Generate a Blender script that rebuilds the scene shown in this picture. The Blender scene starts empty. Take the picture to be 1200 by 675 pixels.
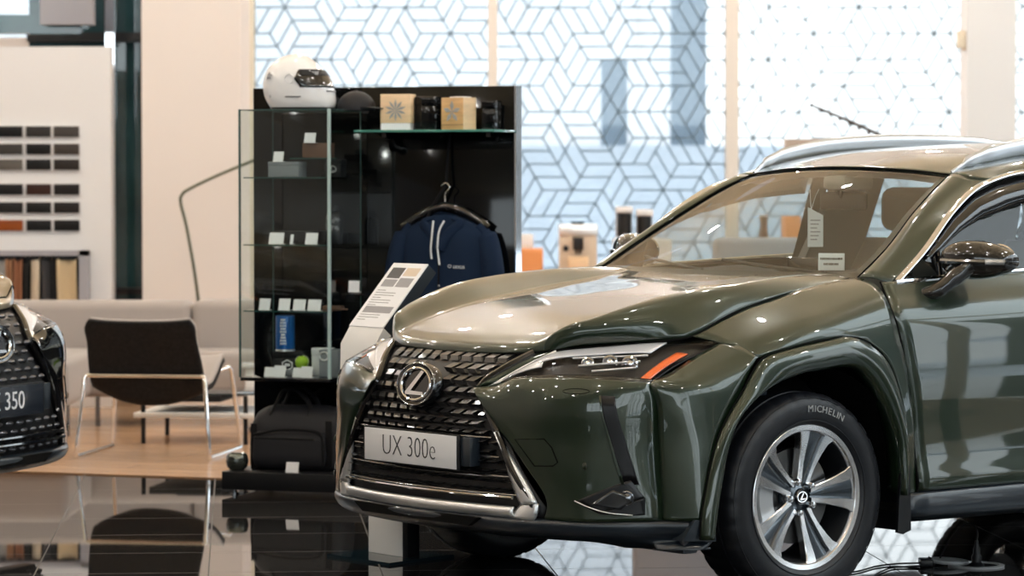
import bpy, bmesh, math, random
import numpy as np
from mathutils import Vector, Matrix
from mathutils.bvhtree import BVHTree
R = math.radians
PI = math.pi
rnd = random.Random(7)
scene = bpy.context.scene
COL = scene.collection

# ------------------------------------------------------------------ materials
def nt(name):
    m = bpy.data.materials.new(name); m.use_nodes = True
    t = m.node_tree; t.nodes.clear()
    o = t.nodes.new('ShaderNodeOutputMaterial')
    return m, t, o
def link(t, a, b): t.links.new(a, b)
def pbr(name, col, rough=0.5, metal=0.0, coat=0.0, bump=0.0, bscale=200.0, var=0.0, vscale=5.0, trans=0.0, emit=None, es=0.0, sheen=0.0, spec=0.5, coat_rough=0.02, stretch=None):
    m, t, o = nt(name)
    p = t.nodes.new('ShaderNodeBsdfPrincipled'); link(t, p.outputs[0], o.inputs[0])
    p.inputs['Base Color'].default_value = (*col, 1)
    p.inputs['Roughness'].default_value = rough
    p.inputs['Metallic'].default_value = metal
    p.inputs['Coat Weight'].default_value = coat
    p.inputs['Coat Roughness'].default_value = coat_rough
    p.inputs['Transmission Weight'].default_value = trans
    p.inputs['Sheen Weight'].default_value = sheen
    p.inputs['Specular IOR Level'].default_value = spec
    if emit:
        p.inputs['Emission Color'].default_value = (*emit, 1); p.inputs['Emission Strength'].default_value = es
    if bump or var:
        tc = t.nodes.new('ShaderNodeTexCoord')
        src = tc.outputs['Object']
        if stretch:
            mp = t.nodes.new('ShaderNodeMapping'); mp.inputs['Scale'].default_value = stretch
            link(t, src, mp.inputs[0]); src = mp.outputs[0]
    if bump:
        n = t.nodes.new('ShaderNodeTexNoise'); n.inputs['Scale'].default_value = bscale; n.inputs['Detail'].default_value = 3
        link(t, src, n.inputs['Vector'])
        b = t.nodes.new('ShaderNodeBump'); b.inputs['Strength'].default_value = bump; b.inputs['Distance'].default_value = 0.002
        link(t, n.outputs['Fac'], b.inputs['Height']); link(t, b.outputs[0], p.inputs['Normal'])
    if var:
        n2 = t.nodes.new('ShaderNodeTexNoise'); n2.inputs['Scale'].default_value = vscale; n2.inputs['Detail'].default_value = 4
        link(t, src, n2.inputs['Vector'])
        r = t.nodes.new('ShaderNodeValToRGB')
        r.color_ramp.elements[0].position = 0.3; r.color_ramp.elements[1].position = 0.7
        r.color_ramp.elements[0].color = (*[c * (1 - var) for c in col], 1)
        r.color_ramp.elements[1].color = (*[min(1, c * (1 + var)) for c in col], 1)
        link(t, n2.outputs['Fac'], r.inputs[0]); link(t, r.outputs[0], p.inputs['Base Color'])
    return m
def schlick(t, f0, f90=1.0, power=5.0):
    g = t.nodes.new('ShaderNodeNewGeometry')
    d = t.nodes.new('ShaderNodeVectorMath'); d.operation = 'DOT_PRODUCT'
    link(t, g.outputs['Normal'], d.inputs[0]); link(t, g.outputs['Incoming'], d.inputs[1])
    a = t.nodes.new('ShaderNodeMath'); a.operation = 'ABSOLUTE'; link(t, d.outputs['Value'], a.inputs[0])
    s = t.nodes.new('ShaderNodeMath'); s.operation = 'SUBTRACT'; s.inputs[0].default_value = 1; link(t, a.outputs[0], s.inputs[1]); s.use_clamp = True
    p = t.nodes.new('ShaderNodeMath'); p.operation = 'POWER'; p.inputs[1].default_value = power; link(t, s.outputs[0], p.inputs[0])
    m = t.nodes.new('ShaderNodeMath'); m.operation = 'MULTIPLY_ADD'; m.inputs[1].default_value = f90 - f0; m.inputs[2].default_value = f0
    link(t, p.outputs[0], m.inputs[0])
    return m.outputs[0]
def thin_glass(name, tint=(1, 1, 1), f0=0.07, rough=0.0, f90=1.0, power=5.0):
    m, t, o = nt(name)
    tr = t.nodes.new('ShaderNodeBsdfTransparent'); tr.inputs[0].default_value = (*tint, 1)
    gl = t.nodes.new('ShaderNodeBsdfGlossy'); gl.inputs['Roughness'].default_value = rough
    mx = t.nodes.new('ShaderNodeMixShader')
    link(t, schlick(t, f0, f90, power), mx.inputs[0]); link(t, tr.outputs[0], mx.inputs[1]); link(t, gl.outputs[0], mx.inputs[2])
    link(t, mx.outputs[0], o.inputs[0])
    return m
def emitter(name, col, s):
    m, t, o = nt(name)
    e = t.nodes.new('ShaderNodeEmission'); e.inputs[0].default_value = (*col, 1); e.inputs[1].default_value = s
    link(t, e.outputs[0], o.inputs[0]); return m

M = {}
M['paint'] = pbr('green_paint', (0.009, 0.021, 0.009), 0.30, 0.35, coat=1.0, var=0.05, vscale=900)
M['paint_gold'] = pbr('bronze_paint', (0.20, 0.165, 0.115), 0.36, 0.6, coat=1.0)
M['black_gloss'] = pbr('gloss_black', (0.006, 0.006, 0.007), 0.08, coat=0.5)
M['panel_black'] = pbr('lacquer_black', (0.002, 0.0025, 0.003), 0.06, spec=0.35)
M['black_plastic'] = pbr('black_plastic', (0.004, 0.0045, 0.006), 0.42, spec=0.35)
M['navy_plastic'] = pbr('dark_blue_plastic', (0.012, 0.018, 0.026), 0.30, coat=0.2)
M['void'] = pbr('dark_cavity', (0.004, 0.004, 0.004), 0.9, spec=0.1)
M['rubber'] = pbr('tyre_rubber', (0.008, 0.009, 0.012), 0.42, bump=0.1, bscale=400, spec=0.35)
M['letter_rubber'] = pbr('raised_rubber', (0.34, 0.35, 0.36), 0.5)
M['chrome'] = pbr('chrome', (0.85, 0.86, 0.88), 0.06, 1.0)
M['satin'] = pbr('satin_chrome', (0.86, 0.87, 0.88), 0.33, 0.85)
M['dark_chrome'] = pbr('dark_chrome', (0.25, 0.26, 0.28), 0.15, 1.0)
M['alu'] = pbr('machined_alloy', (0.80, 0.81, 0.83), 0.24, 1.0)
M['rim_grey'] = pbr('grey_alloy_paint', (0.055, 0.070, 0.085), 0.25, 0.6, coat=0.7)
M['rim_dark'] = pbr('dark_barrel', (0.02, 0.022, 0.025), 0.4, 0.4)
M['disc'] = pbr('brake_steel', (0.10, 0.10, 0.10), 0.4, 0.9)
M['caliper'] = pbr('caliper_metal', (0.45, 0.46, 0.47), 0.4, 0.7)
M['glass'] = thin_glass('car_glass', (0.84, 0.90, 0.88), 0.085, power=4.0)
M['glass_tint'] = thin_glass('tinted_glass', (0.25, 0.28, 0.28), 0.07)
M['lens'] = thin_glass('lamp_lens', (0.97, 0.98, 1.0), 0.022, power=6.0)
M['glass_case'] = thin_glass('case_glass', (0.90, 0.95, 0.94), 0.06)
M['pane'] = thin_glass('window_pane', (0.93, 0.97, 0.98), 0.05)
M['pane_film'] = thin_glass('filmed_window_pane', (0.62, 0.64, 0.645), 0.05)
M['glass_edge'] = pbr('green_glass_edge', (0.05, 0.22, 0.18), 0.1, coat=0.5)
M['case_edge'] = pbr('pale_glass_edge', (0.42, 0.55, 0.55), 0.12, coat=0.5)
M['case_edge_dark'] = pbr('dark_glass_edge', (0.05, 0.10, 0.095), 0.12, coat=0.5)
M['shelf_edge'] = pbr('shelf_glass_edge', (0.015, 0.07, 0.06), 0.1, coat=0.5)
M['orange_lens'] = pbr('orange_lens', (0.85, 0.13, 0.012), 0.15, coat=1.0)
M['white_plate'] = pbr('white_plate', (0.78, 0.78, 0.80), 0.35)
M['ink'] = pbr('dark_ink', (0.03, 0.03, 0.035), 0.5)
M['grey_ink'] = pbr('grey_ink', (0.28, 0.28, 0.30), 0.6)
M['white'] = pbr('white_paint', (0.80, 0.80, 0.79), 0.45)
M['white_gloss'] = pbr('gloss_white', (0.82, 0.82, 0.83), 0.12, coat=0.6)
M['card'] = pbr('white_card', (0.82, 0.83, 0.86), 0.6)
M['seat_trim'] = pbr('grey_leather', (0.26, 0.25, 0.23), 0.55, bump=0.1, bscale=300)
M['trim_dark'] = pbr('dark_trim', (0.012, 0.012, 0.013), 0.6, spec=0.3)
M['liner'] = pbr('headliner', (0.55, 0.53, 0.50), 0.9)
M['navy'] = pbr('navy_cloth', (0.007, 0.017, 0.042), 0.9, sheen=0.0, bump=0.25, bscale=350, spec=0.2)
M['cord_white'] = pbr('white_cord', (0.75, 0.78, 0.80), 0.7)
M['bag'] = pbr('black_nylon', (0.011, 0.0115, 0.015), 0.6, bump=0.35, bscale=260, spec=0.3)
M['bag_dark'] = pbr('black_webbing', (0.002, 0.002, 0.003), 0.7, spec=0.2)
M['wood_box'] = pbr('pale_wood', (0.62, 0.38, 0.17), 0.5, var=0.18, vscale=9, stretch=(1, 1, 8))
M['wood_light'] = pbr('light_wood', (0.80, 0.58, 0.36), 0.5, var=0.1, vscale=9, stretch=(1, 1, 8))
M['grey_star'] = pbr('grey_paint', (0.33, 0.34, 0.34), 0.5)
M['chair_back'] = pbr('charcoal_fabric', (0.017, 0.0165, 0.017), 0.9, bump=0.4, bscale=500, var=0.25, vscale=60, spec=0.2)
M['sofa'] = pbr('taupe_fabric', (0.37, 0.335, 0.32), 0.9, bump=0.3, bscale=300, sheen=0.2)
M['sofa_grey'] = pbr('grey_fabric', (0.36, 0.36, 0.40), 0.9, bump=0.3, bscale=300)
M['wall_warm'] = pbr('warm_plaster', (0.80, 0.735, 0.695), 0.85, bump=0.05, bscale=60)
M['wall_cream'] = pbr('cream_plaster', (0.84, 0.76, 0.62), 0.8)
M['wall_white'] = pbr('white_board', (0.78, 0.775, 0.785), 0.6)
M['ceiling'] = pbr('beige_ceiling', (0.88, 0.70, 0.45), 0.85)
M['col_white'] = pbr('white_column', (0.82, 0.80, 0.79), 0.7)
M['mullion'] = pbr('cream_mullion', (0.82, 0.74, 0.66), 0.5)
M['film_line'] = pbr('film_line', (0.10, 0.15, 0.19), 0.6)
M['dark_glass'] = pbr('dark_glass', (0.010, 0.022, 0.030), 0.04)
M['teal_glass'] = pbr('teal_glass', (0.025, 0.065, 0.075), 0.05, coat=0.6, var=0.5, vscale=1.6)
M['olive_metal'] = pbr('olive_metal', (0.12, 0.125, 0.085), 0.35, 0.5)
M['orange_board'] = pbr('orange_board', (0.75, 0.30, 0.10), 0.5)
M['beige'] = pbr('beige_plastic', (0.62, 0.50, 0.38), 0.4)
M['blue_tin'] = pbr('blue_tin', (0.01, 0.12, 0.42), 0.3, 0.3, coat=0.4)
M['lime'] = pbr('lime_ball', (0.30, 0.52, 0.02), 0.6)
M['grey_box'] = pbr('grey_card', (0.20, 0.22, 0.24), 0.6)
M['brown'] = pbr('brown_leather', (0.12, 0.06, 0.035), 0.5)
M['red_tea'] = pbr('amber_glass', (0.45, 0.10, 0.03), 0.1, coat=0.5)
M['twig'] = pbr('twig_bark', (0.05, 0.04, 0.035), 0.8)
M['outside_wall'] = pbr('pale_render', (0.70, 0.77, 0.84), 0.9, var=0.06, vscale=1.5)
M['outside_dark'] = pbr('blue_grey_cladding', (0.26, 0.33, 0.40), 0.8)
M['outside_brick'] = pbr('dark_brick', (0.055, 0.05, 0.045), 0.9, var=0.3, vscale=2)
M['snow'] = pbr('snowy_ground', (0.82, 0.85, 0.90), 0.9, var=0.05, vscale=0.6)
M['added_glow'] = emitter('added_globe_glow', (1.0, 0.955, 0.90), 170.0)

def wood_floor_mat():
    m, t, o = nt('oak_planks')
    p = t.nodes.new('ShaderNodeBsdfPrincipled'); link(t, p.outputs[0], o.inputs[0])
    tc = t.nodes.new('ShaderNodeTexCoord')
    br = t.nodes.new('ShaderNodeTexBrick'); br.inputs['Scale'].default_value = 1.0
    br.inputs['Brick Width'].default_value = 1.6; br.inputs['Row Height'].default_value = 0.16
    br.inputs['Mortar Size'].default_value = 0.003; br.inputs['Color1'].default_value = (0.60, 0.38, 0.235, 1)
    br.inputs['Color2'].default_value = (0.50, 0.31, 0.185, 1); br.inputs['Mortar'].default_value = (0.3, 0.17, 0.09, 1)
    link(t, tc.outputs['Object'], br.inputs['Vector'])
    mp = t.nodes.new('ShaderNodeMapping'); mp.inputs['Scale'].default_value = (1.5, 22, 1); link(t, tc.outputs['Object'], mp.inputs[0])
    n = t.nodes.new('ShaderNodeTexNoise'); n.inputs['Scale'].default_value = 2; n.inputs['Detail'].default_value = 5; link(t, mp.outputs[0], n.inputs['Vector'])
    mx = t.nodes.new('ShaderNodeMix'); mx.data_type = 'RGBA'; mx.blend_type = 'OVERLAY'; mx.inputs[0].default_value = 0.35
    link(t, br.outputs['Color'], mx.inputs[6]); link(t, n.outputs['Fac'], mx.inputs[7])
    link(t, mx.outputs[2], p.inputs['Base Color'])
    p.inputs['Roughness'].default_value = 0.22
    return m
M['oak'] = wood_floor_mat()
def tile_mat():
    m, t, o = nt('polished_tiles')
    p = t.nodes.new('ShaderNodeBsdfPrincipled'); link(t, p.outputs[0], o.inputs[0])
    tc = t.nodes.new('ShaderNodeTexCoord')
    br = t.nodes.new('ShaderNodeTexBrick'); br.offset = 0.0; br.inputs['Scale'].default_value = 1.0
    br.inputs['Brick Width'].default_value = 0.6; br.inputs['Row Height'].default_value = 0.6
    br.inputs['Mortar Size'].default_value = 0.003; br.inputs['Mortar Smooth'].default_value = 0.2
    br.inputs['Color1'].default_value = (0.022, 0.021, 0.021, 1); br.inputs['Color2'].default_value = (0.019, 0.0185, 0.018, 1)
    br.inputs['Mortar'].default_value = (0.05, 0.048, 0.046, 1)
    link(t, tc.outputs['Object'], br.inputs['Vector'])
    n = t.nodes.new('ShaderNodeTexNoise'); n.inputs['Scale'].default_value = 1.1; n.inputs['Detail'].default_value = 2
    link(t, tc.outputs['Object'], n.inputs['Vector'])
    b = t.nodes.new('ShaderNodeBump'); b.inputs['Strength'].default_value = 0.12; b.inputs['Distance'].default_value = 0.004
    link(t, n.outputs['Fac'], b.inputs['Height']); link(t, b.outputs[0], p.inputs['Normal'])
    link(t, br.outputs['Color'], p.inputs['Base Color'])
    p.inputs['Specular IOR Level'].default_value = 0.7
    r = t.nodes.new('ShaderNodeMath'); r.operation = 'MULTIPLY_ADD'; r.inputs[1].default_value = 0.5; r.inputs[2].default_value = 0.025
    link(t, br.outputs['Fac'], r.inputs[0]); link(t, r.outputs[0], p.inputs['Roughness'])
    return m
M['tile'] = tile_mat()

# ------------------------------------------------------------------ mesh helpers
def link_obj(name, me, mat, parent=None, kind=None, label=None):
    o = bpy.data.objects.new(name, me)
    COL.objects.link(o)
    if mat is not None and not me.materials: me.materials.append(M[mat])
    if parent is not None: o.parent = parent
    if kind: o['kind'] = kind
    if label: o['label'] = label
    return o
def tag(o, label, cat, group=None):
    o['label'] = label; o['category'] = cat
    if group: o['group'] = group
    return o
def empty(name, loc=(0, 0, 0), rz=0.0, label=None, cat=None, group=None):
    o = bpy.data.objects.new(name, None); COL.objects.link(o)
    o.location = loc; o.rotation_euler = (0, 0, rz); o.empty_display_size = 0.1
    if label: tag(o, label, cat, group)
    return o
def copy_tree(o, parent=None, loc=None, rz=None, label=None, group=None):
    c = o.copy(); COL.objects.link(c)
    if parent is not None: c.parent = parent
    if loc is not None: c.location = loc
    if rz is not None: c.rotation_euler = (0, 0, rz)
    if label: c['label'] = label
    if group: c['group'] = group
    for ch in list(o.children): copy_tree(ch, c)
    return c

def catmull(pts, n=8, closed=False):
    P = [Vector(p) for p in pts]; out = []
    L = len(P); segs = L if closed else L - 1
    for i in range(segs):
        p0 = P[(i - 1) % L] if (closed or i > 0) else P[0] * 2 - P[1]
        p1 = P[i]; p2 = P[(i + 1) % L]
        p3 = P[(i + 2) % L] if (closed or i + 2 < L) else P[-1] * 2 - P[-2]
        for k in range(n):
            t = k / n
            out.append(0.5 * ((2 * p1) + (p2 - p0) * t + (2 * p0 - 5 * p1 + 4 * p2 - p3) * t * t + (3 * p1 - p0 - 3 * p2 + p3) * t ** 3))
    if not closed: out.append(P[-1])
    return out

class MB:
    def __init__(s): s.bm = bmesh.new()
    def box(s, lo, hi, bev=0.0, rz=0.0, seg=2):
        lo = Vector(lo); hi = Vector(hi); c = (lo + hi) / 2; d = hi - lo
        g = bmesh.ops.create_cube(s.bm, size=1.0, matrix=Matrix.Translation(c) @ Matrix.Rotation(rz, 4, 'Z') @ Matrix.Diagonal((*d, 1)))
        if bev:
            es = list({e for v in g['verts'] for e in v.link_edges})
            bmesh.ops.bevel(s.bm, geom=es, offset=bev, segments=seg, affect='EDGES', profile=0.5)
        return s
    def boxm(s, size, mat, bev=0.0, seg=2):
        g = bmesh.ops.create_cube(s.bm, size=1.0, matrix=mat @ Matrix.Diagonal((*size, 1)))
        if bev:
            es = list({e for v in g['verts'] for e in v.link_edges})
            bmesh.ops.bevel(s.bm, geom=es, offset=bev, segments=seg, affect='EDGES', profile=0.5)
        return s
    def tube(s, pts, r, n=10, smooth=0, closed=False, flat=1.0, cap=True):
        P = catmull(pts, smooth, closed) if smooth else [Vector(p) for p in pts]
        L = len(P); rings = []; up = None
        for i, p in enumerate(P):
            a = P[(i - 1) % L] if (closed or i > 0) else p
            b = P[(i + 1) % L] if (closed or i < L - 1) else p
            t = (b - a).normalized()
            if up is None:
                up = Vector((0, 0, 1)) if abs(t.z) < 0.9 else Vector((0, 1, 0))
            sd = t.cross(up)
            if sd.length < 1e-6: sd = t.orthogonal()
            sd.normalize(); up2 = sd.cross(t).normalized(); up = up2
            rr = r[i * (len(r) - 1) // max(1, L - 1)] if isinstance(r, (list, tuple)) else r
            rings.append([s.bm.verts.new(p + sd * math.cos(2 * PI * k / n) * rr + up2 * math.sin(2 * PI * k / n) * rr * flat) for k in range(n)])
        for i in range(L if closed else L - 1):
            A, B = rings[i], rings[(i + 1) % L]
            for k in range(n): s.bm.faces.new((A[k], A[(k + 1) % n], B[(k + 1) % n], B[k]))
        if cap and not closed:
            s.bm.faces.new(rings[0][::-1]); s.bm.faces.new(rings[-1])
        return s
    def lathe(s, prof, n=48, axis='Z', mat=None, closed_prof=False, radial=None, cap=False):
        """prof: (r, h) pairs; radial(i, k) optional radius offset"""
        rings = []
        for i, (r, h) in enumerate(prof):
            ring = []
            for k in range(n):
                a = 2 * PI * k / n; q = r + (radial(i, k) if radial else 0)
                v = Vector((q * math.cos(a), q * math.sin(a), h))
                if axis == 'Y': v = Vector((q * math.cos(a), h, q * math.sin(a)))
                if axis == 'X': v = Vector((h, q * math.cos(a), q * math.sin(a)))
                if mat: v = mat @ v
                ring.append(s.bm.verts.new(v))
            rings.append(ring)
        m = len(prof)
        for i in range(m if closed_prof else m - 1):
            A, B = rings[i], rings[(i + 1) % m]
            for k in range(n): s.bm.faces.new((A[k], A[(k + 1) % n], B[(k + 1) % n], B[k]))
        if cap and not closed_prof:
            if prof[0][0] > 1e-5: s.bm.faces.new(rings[0][::-1])
            if prof[-1][0] > 1e-5: s.bm.faces.new(rings[-1])
        return s
    def prism(s, poly, vec, mat=None):
        """poly: 3D points (planar), extruded by vec"""
        vec = Vector(vec); A = [Vector(p) for p in poly]; B = [p + vec for p in A]
        if mat: A = [mat @ p for p in A]; B = [mat @ p for p in B]
        va = [s.bm.verts.new(p) for p in A]; vb = [s.bm.verts.new(p) for p in B]
        n = len(A)
        for i in range(n): s.bm.faces.new((va[i], va[(i + 1) % n], vb[(i + 1) % n], vb[i]))
        s.bm.faces.new(va[::-1]); s.bm.faces.new(vb)
        return s
    def grid(s, G, close_u=False):
        """G: array rows x cols x 3"""
        V = [[s.bm.verts.new(p) for p in row] for row in G]
        nr, nc = len(V), len(V[0])
        for i in range(nr - 1):
            for j in range(nc if close_u else nc - 1):
                q = (V[i][j], V[i][(j + 1) % nc], V[i + 1][(j + 1) % nc], V[i + 1][j])
                try: s.bm.faces.new(q)
                except ValueError: pass
        return s
    def sphere(s, c, r, u=24, v=14, sc=(1, 1, 1)):
        bmesh.ops.create_uvsphere(s.bm, u_segments=u, v_segments=v, radius=r, matrix=Matrix.Translation(c) @ Matrix.Diagonal((*sc, 1)))
        return s
    def build(s, name, mat, parent=None, smooth=40, kind=None, label=None, weld=0.0, normals=True, subsurf=0):
        if weld: bmesh.ops.remove_doubles(s.bm, verts=s.bm.verts, dist=weld)
        if normals: bmesh.ops.recalc_face_normals(s.bm, faces=s.bm.faces)
        if smooth:
            for f in s.bm.faces: f.smooth = True
            ang = R(smooth)
            for e in s.bm.edges:
                if len(e.link_faces) == 2 and e.calc_face_angle(0) > ang: e.smooth = False
        me = bpy.data.meshes.new(name); s.bm.to_mesh(me); s.bm.free()
        o = link_obj(name, me, mat, parent, kind, label)
        if subsurf:
            md = o.modifiers.new('sub', 'SUBSURF'); md.levels = subsurf; md.render_levels = subsurf
        return o

def curve1(par, P, t):
    """cubic Hermite through P (n x ...) at parameters par, evaluated at t"""
    n = len(par); m = np.zeros_like(P)
    d = [(P[i + 1] - P[i]) / (par[i + 1] - par[i]) for i in range(n - 1)]
    for i in range(n):
        if i == 0: m[i] = d[0] if n == 2 else d[0] + (d[0] - d[1]) * (par[1] - par[0]) / (par[2] - par[0])
        elif i == n - 1: m[i] = d[-1] if n == 2 else d[-1] + (d[-1] - d[-2]) * (par[-1] - par[-2]) / (par[-1] - par[-3])
        else:
            h0 = par[i] - par[i - 1]; h1 = par[i + 1] - par[i]
            m[i] = (d[i - 1] * h1 + d[i] * h0) / (h0 + h1)
    out = []
    for x in t:
        i = min(max(np.searchsorted(par, x) - 1, 0), n - 2)
        h = par[i + 1] - par[i]; u = (x - par[i]) / h
        out.append(P[i] * (2 * u ** 3 - 3 * u ** 2 + 1) + m[i] * h * (u ** 3 - 2 * u ** 2 + u) + P[i + 1] * (-2 * u ** 3 + 3 * u ** 2) + m[i + 1] * h * (u ** 3 - u ** 2))
    return np.array(out)
def params(P):
    d = np.linalg.norm(np.diff(P, axis=0), axis=2).mean(axis=1)
    d = np.maximum(d, 1e-3)
    return np.concatenate([[0], np.cumsum(d)])
def sub(par, n):
    t = []
    for a, b in zip(par[:-1], par[1:]): t += list(a + (b - a) * np.arange(n) / n)
    return np.array(t + [par[-1]])
def surf(rows, nv=5, nu=5):
    P = np.array(rows, float)
    pv = params(P); pu = params(P.transpose(1, 0, 2))
    Q = curve1(pv, P, sub(pv, nv))
    Q = curve1(pu, Q.transpose(1, 0, 2).copy(), sub(pu, nu)).transpose(1, 0, 2)
    return Q
def mir(rows): return [[(p[0], -p[1], p[2]) for p in r] for r in rows]
def panel(name, rows, mat, parent, nv=5, nu=5, thick=0.004, side=0, center=(-1.3, 0, 0.6), smooth=50, extra=(), weld=2e-4, label=None):
    """a sheet panel through the control points; side=-1 mirrors it"""
    if side < 0: rows = mir(rows)
    Q = surf(rows, nv, nu)
    b = MB(); b.grid(Q)
    for ex, ev, eu in extra: b.grid(surf(mir(ex) if side < 0 else ex, ev, eu))
    bmesh.ops.remove_doubles(b.bm, verts=b.bm.verts, dist=weld)
    bm = b.bm; bmesh.ops.recalc_face_normals(bm, faces=bm.faces); bm.normal_update()
    c = Vector(center); s = sum((f.normal.dot(f.calc_center_median() - c) * f.calc_area() for f in bm.faces), 0.0)
    if s < 0: bmesh.ops.reverse_faces(bm, faces=bm.faces)
    o = b.build(name, mat, parent, smooth=smooth, normals=False, label=label)
    if thick:
        md = o.modifiers.new('thickness', 'SOLIDIFY'); md.thickness = thick; md.offset = -1
    return o
def both(name, rows, mat, parent, **k):
    return [panel(name, rows, mat, parent, side=s, **k) for s in (1, -1)]

def text_mesh(s, size, ext=0.0008, offset=0.0, sx=1.0, align='CENTER', shear=0.0):
    cu = bpy.data.curves.new('txt', 'FONT'); cu.body = s; cu.size = size; cu.extrude = ext; cu.offset = offset
    cu.align_x = align; cu.align_y = 'CENTER'; cu.shear = shear; cu.resolution_u = 3
    o = bpy.data.objects.new('txt', cu); COL.objects.link(o)
    bpy.context.view_layer.update()
    dg = bpy.context.evaluated_depsgraph_get()
    me = bpy.data.meshes.new_from_object(o.evaluated_get(dg))
    bpy.data.objects.remove(o); bpy.data.curves.remove(cu)
    me.materials.clear()
    if sx != 1.0: me.transform(Matrix.Diagonal((sx, 1, 1, 1)))
    return me
def text(name, s, size, mat, parent, mtx, **k):
    me = text_mesh(s, size, **k); me.transform(mtx); me.name = name
    return link_obj(name, me, mat, parent)
def frame(origin, X, Y):
    X = Vector(X).normalized(); Y = Vector(Y).normalized(); Z = X.cross(Y)
    return Matrix(((X.x, Y.x, Z.x, origin[0]), (X.y, Y.y, Z.y, origin[1]), (X.z, Y.z, Z.z, origin[2]), (0, 0, 0, 1)))
M['drl'] = pbr('white_lamp_plastic', (0.82, 0.82, 0.84), 0.25, 0.25, coat=0.5)
M['grille_back'] = pbr('grille_void', (0.004, 0.004, 0.005), 0.5)
M['grille_chip'] = pbr('grille_black', (0.008, 0.008, 0.009), 0.28, coat=0.15, spec=0.45)
M['glass_side'] = thin_glass('side_window_glass', (0.66, 0.70, 0.69), 0.05)
M['mirror_black'] = pbr('mirror_black', (0.012, 0.011, 0.010), 0.10, coat=0.6)
M['lens_white'] = pbr('clear_lens', (0.55, 0.56, 0.57), 0.08, 0.5, coat=1.0)
M['tail_red'] = pbr('red_lens', (0.35, 0.01, 0.01), 0.12, coat=1.0)
M['smoke_glass'] = pbr('smoky_glass', (0.06, 0.07, 0.06), 0.05, 0.7, coat=1.0)
M['shade'] = pbr('beige_shade', (0.42, 0.35, 0.30), 0.8)
M['outside_pale'] = pbr('pale_facade', (0.88, 0.89, 0.90), 0.9, var=0.05, vscale=0.8)
M['fog_glass'] = pbr('fog_lamp_glass', (0.02, 0.022, 0.025), 0.1, 0.2, coat=0.5)
M['plate_dark'] = pbr('dark_plate', (0.015, 0.02, 0.03), 0.25, coat=0.3)
M['socket_metal'] = pbr('brushed_socket_metal', (0.55, 0.56, 0.57), 0.45, 0.3)
M['slit_black'] = pbr('satin_black', (0.004, 0.004, 0.005), 0.3, spec=0.25)
M['chip_grey'] = pbr('grille_chip_grey', (0.10, 0.10, 0.11), 0.35, 0.7)
M['rail_metal'] = pbr('rail_alloy', (0.55, 0.57, 0.60), 0.3, 0.9)
SKY = 3.0; EXPO = 0.6
# ================================================================== the green car
# car frame: x forward from the front axle, y to the car's left, z up
car = empty('car', (0.415, 10.959, 0), PI + 0.665,
            'dark green crossover car with black mesh grille and silver alloy wheels', 'car')

# --- hood
HOOD = [
 [(.785,0,.803),(.779,.16,.804),(.752,.33,.811),(.735,.375,.814),(.728,.390,.815),(.716,.412,.818),(.708,.425,.820),(.694,.442,.824)],
 [(.779,0,.822),(.773,.16,.823),(.746,.33,.828),(.731,.375,.833),(.724,.390,.837),(.709,.420,.849),(.700,.440,.841),(.676,.456,.826)],
 [(.740,0,.848),(.734,.16,.848),(.708,.34,.852),(.700,.385,.854),(.694,.400,.860),(.672,.472,.892),(.655,.497,.868),(.630,.490,.832)],
 [(.65,0,.880),(.645,.18,.879),(.63,.36,.880),(.624,.405,.880),(.620,.420,.885),(.598,.531,.918),(.575,.560,.885),(.54,.558,.840)],
 [(.48,0,.922),(.48,.19,.920),(.475,.37,.920),(.475,.425,.919),(.474,.440,.924),(.464,.583,.959),(.448,.625,.918),(.433,.639,.852)],
 [(.31,0,.954),(.31,.2,.952),(.31,.39,.950),(.31,.445,.949),(.31,.460,.954),(.312,.616,.997),(.312,.662,.958),(.348,.702,.868)],
 [(.12,0,.981),(.12,.2,.979),(.12,.41,.976),(.12,.470,.975),(.12,.484,.980),(.123,.645,1.022),(.123,.678,.998),(.135,.704,.946)],
 [(-.05,0,1.002),(-.05,.2,1.000),(-.05,.42,.998),(-.05,.480,.997),(-.05,.494,1.002),(-.046,.632,1.037),(-.05,.668,1.020),(-.06,.700,.992)],
 [(-.20,0,1.022),(-.205,.2,1.021),(-.235,.40,1.021),(-.245,.455,1.023),(-.247,.468,1.027),(-.26,.585,1.048),(-.27,.630,1.038),(-.27,.668,1.020)],
 [(-.315,0,1.036),(-.325,.2,1.036),(-.360,.40,1.040),(-.375,.450,1.042),(-.378,.462,1.043),(-.392,.55,1.047),(-.405,.60,1.042),(-.42,.632,1.036)]]
def full(rows): return [[(p[0], -p[1], p[2]) for p in r[:0:-1]] + list(r) for r in rows]
hood = panel('hood', full(HOOD), 'paint', car, nv=6, nu=6)
# seam between hood, lamp, fender and screen
SEAM = [(.785,0,.801),(.757,.31,.808),(.694,.443,.822),(.540,.560,.838),(.433,.641,.850),(.350,.704,.866),(.245,.706,.910),(.135,.706,.945),(-.06,.702,.990),(-.27,.670,1.019),(-.42,.634,1.036)]
b = MB()
for s in (1, -1): b.tube([(p[0], s * p[1], p[2] - .001) for p in SEAM], .0032, 6, smooth=5)
b.build('panel_gap', 'void', car)
# black strip that closes the grille under the hood edge
b = MB(); e = [(.772,0,.798),(.766,.16,.799),(.745,.30,.804),(.712,.40,.811)]
e = [(p[0], -p[1], p[2]) for p in e[:0:-1]] + e
b.tube(e, .011, 8, smooth=4, flat=1.0); b.build('hood_seal', 'black_gloss', car)

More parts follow.
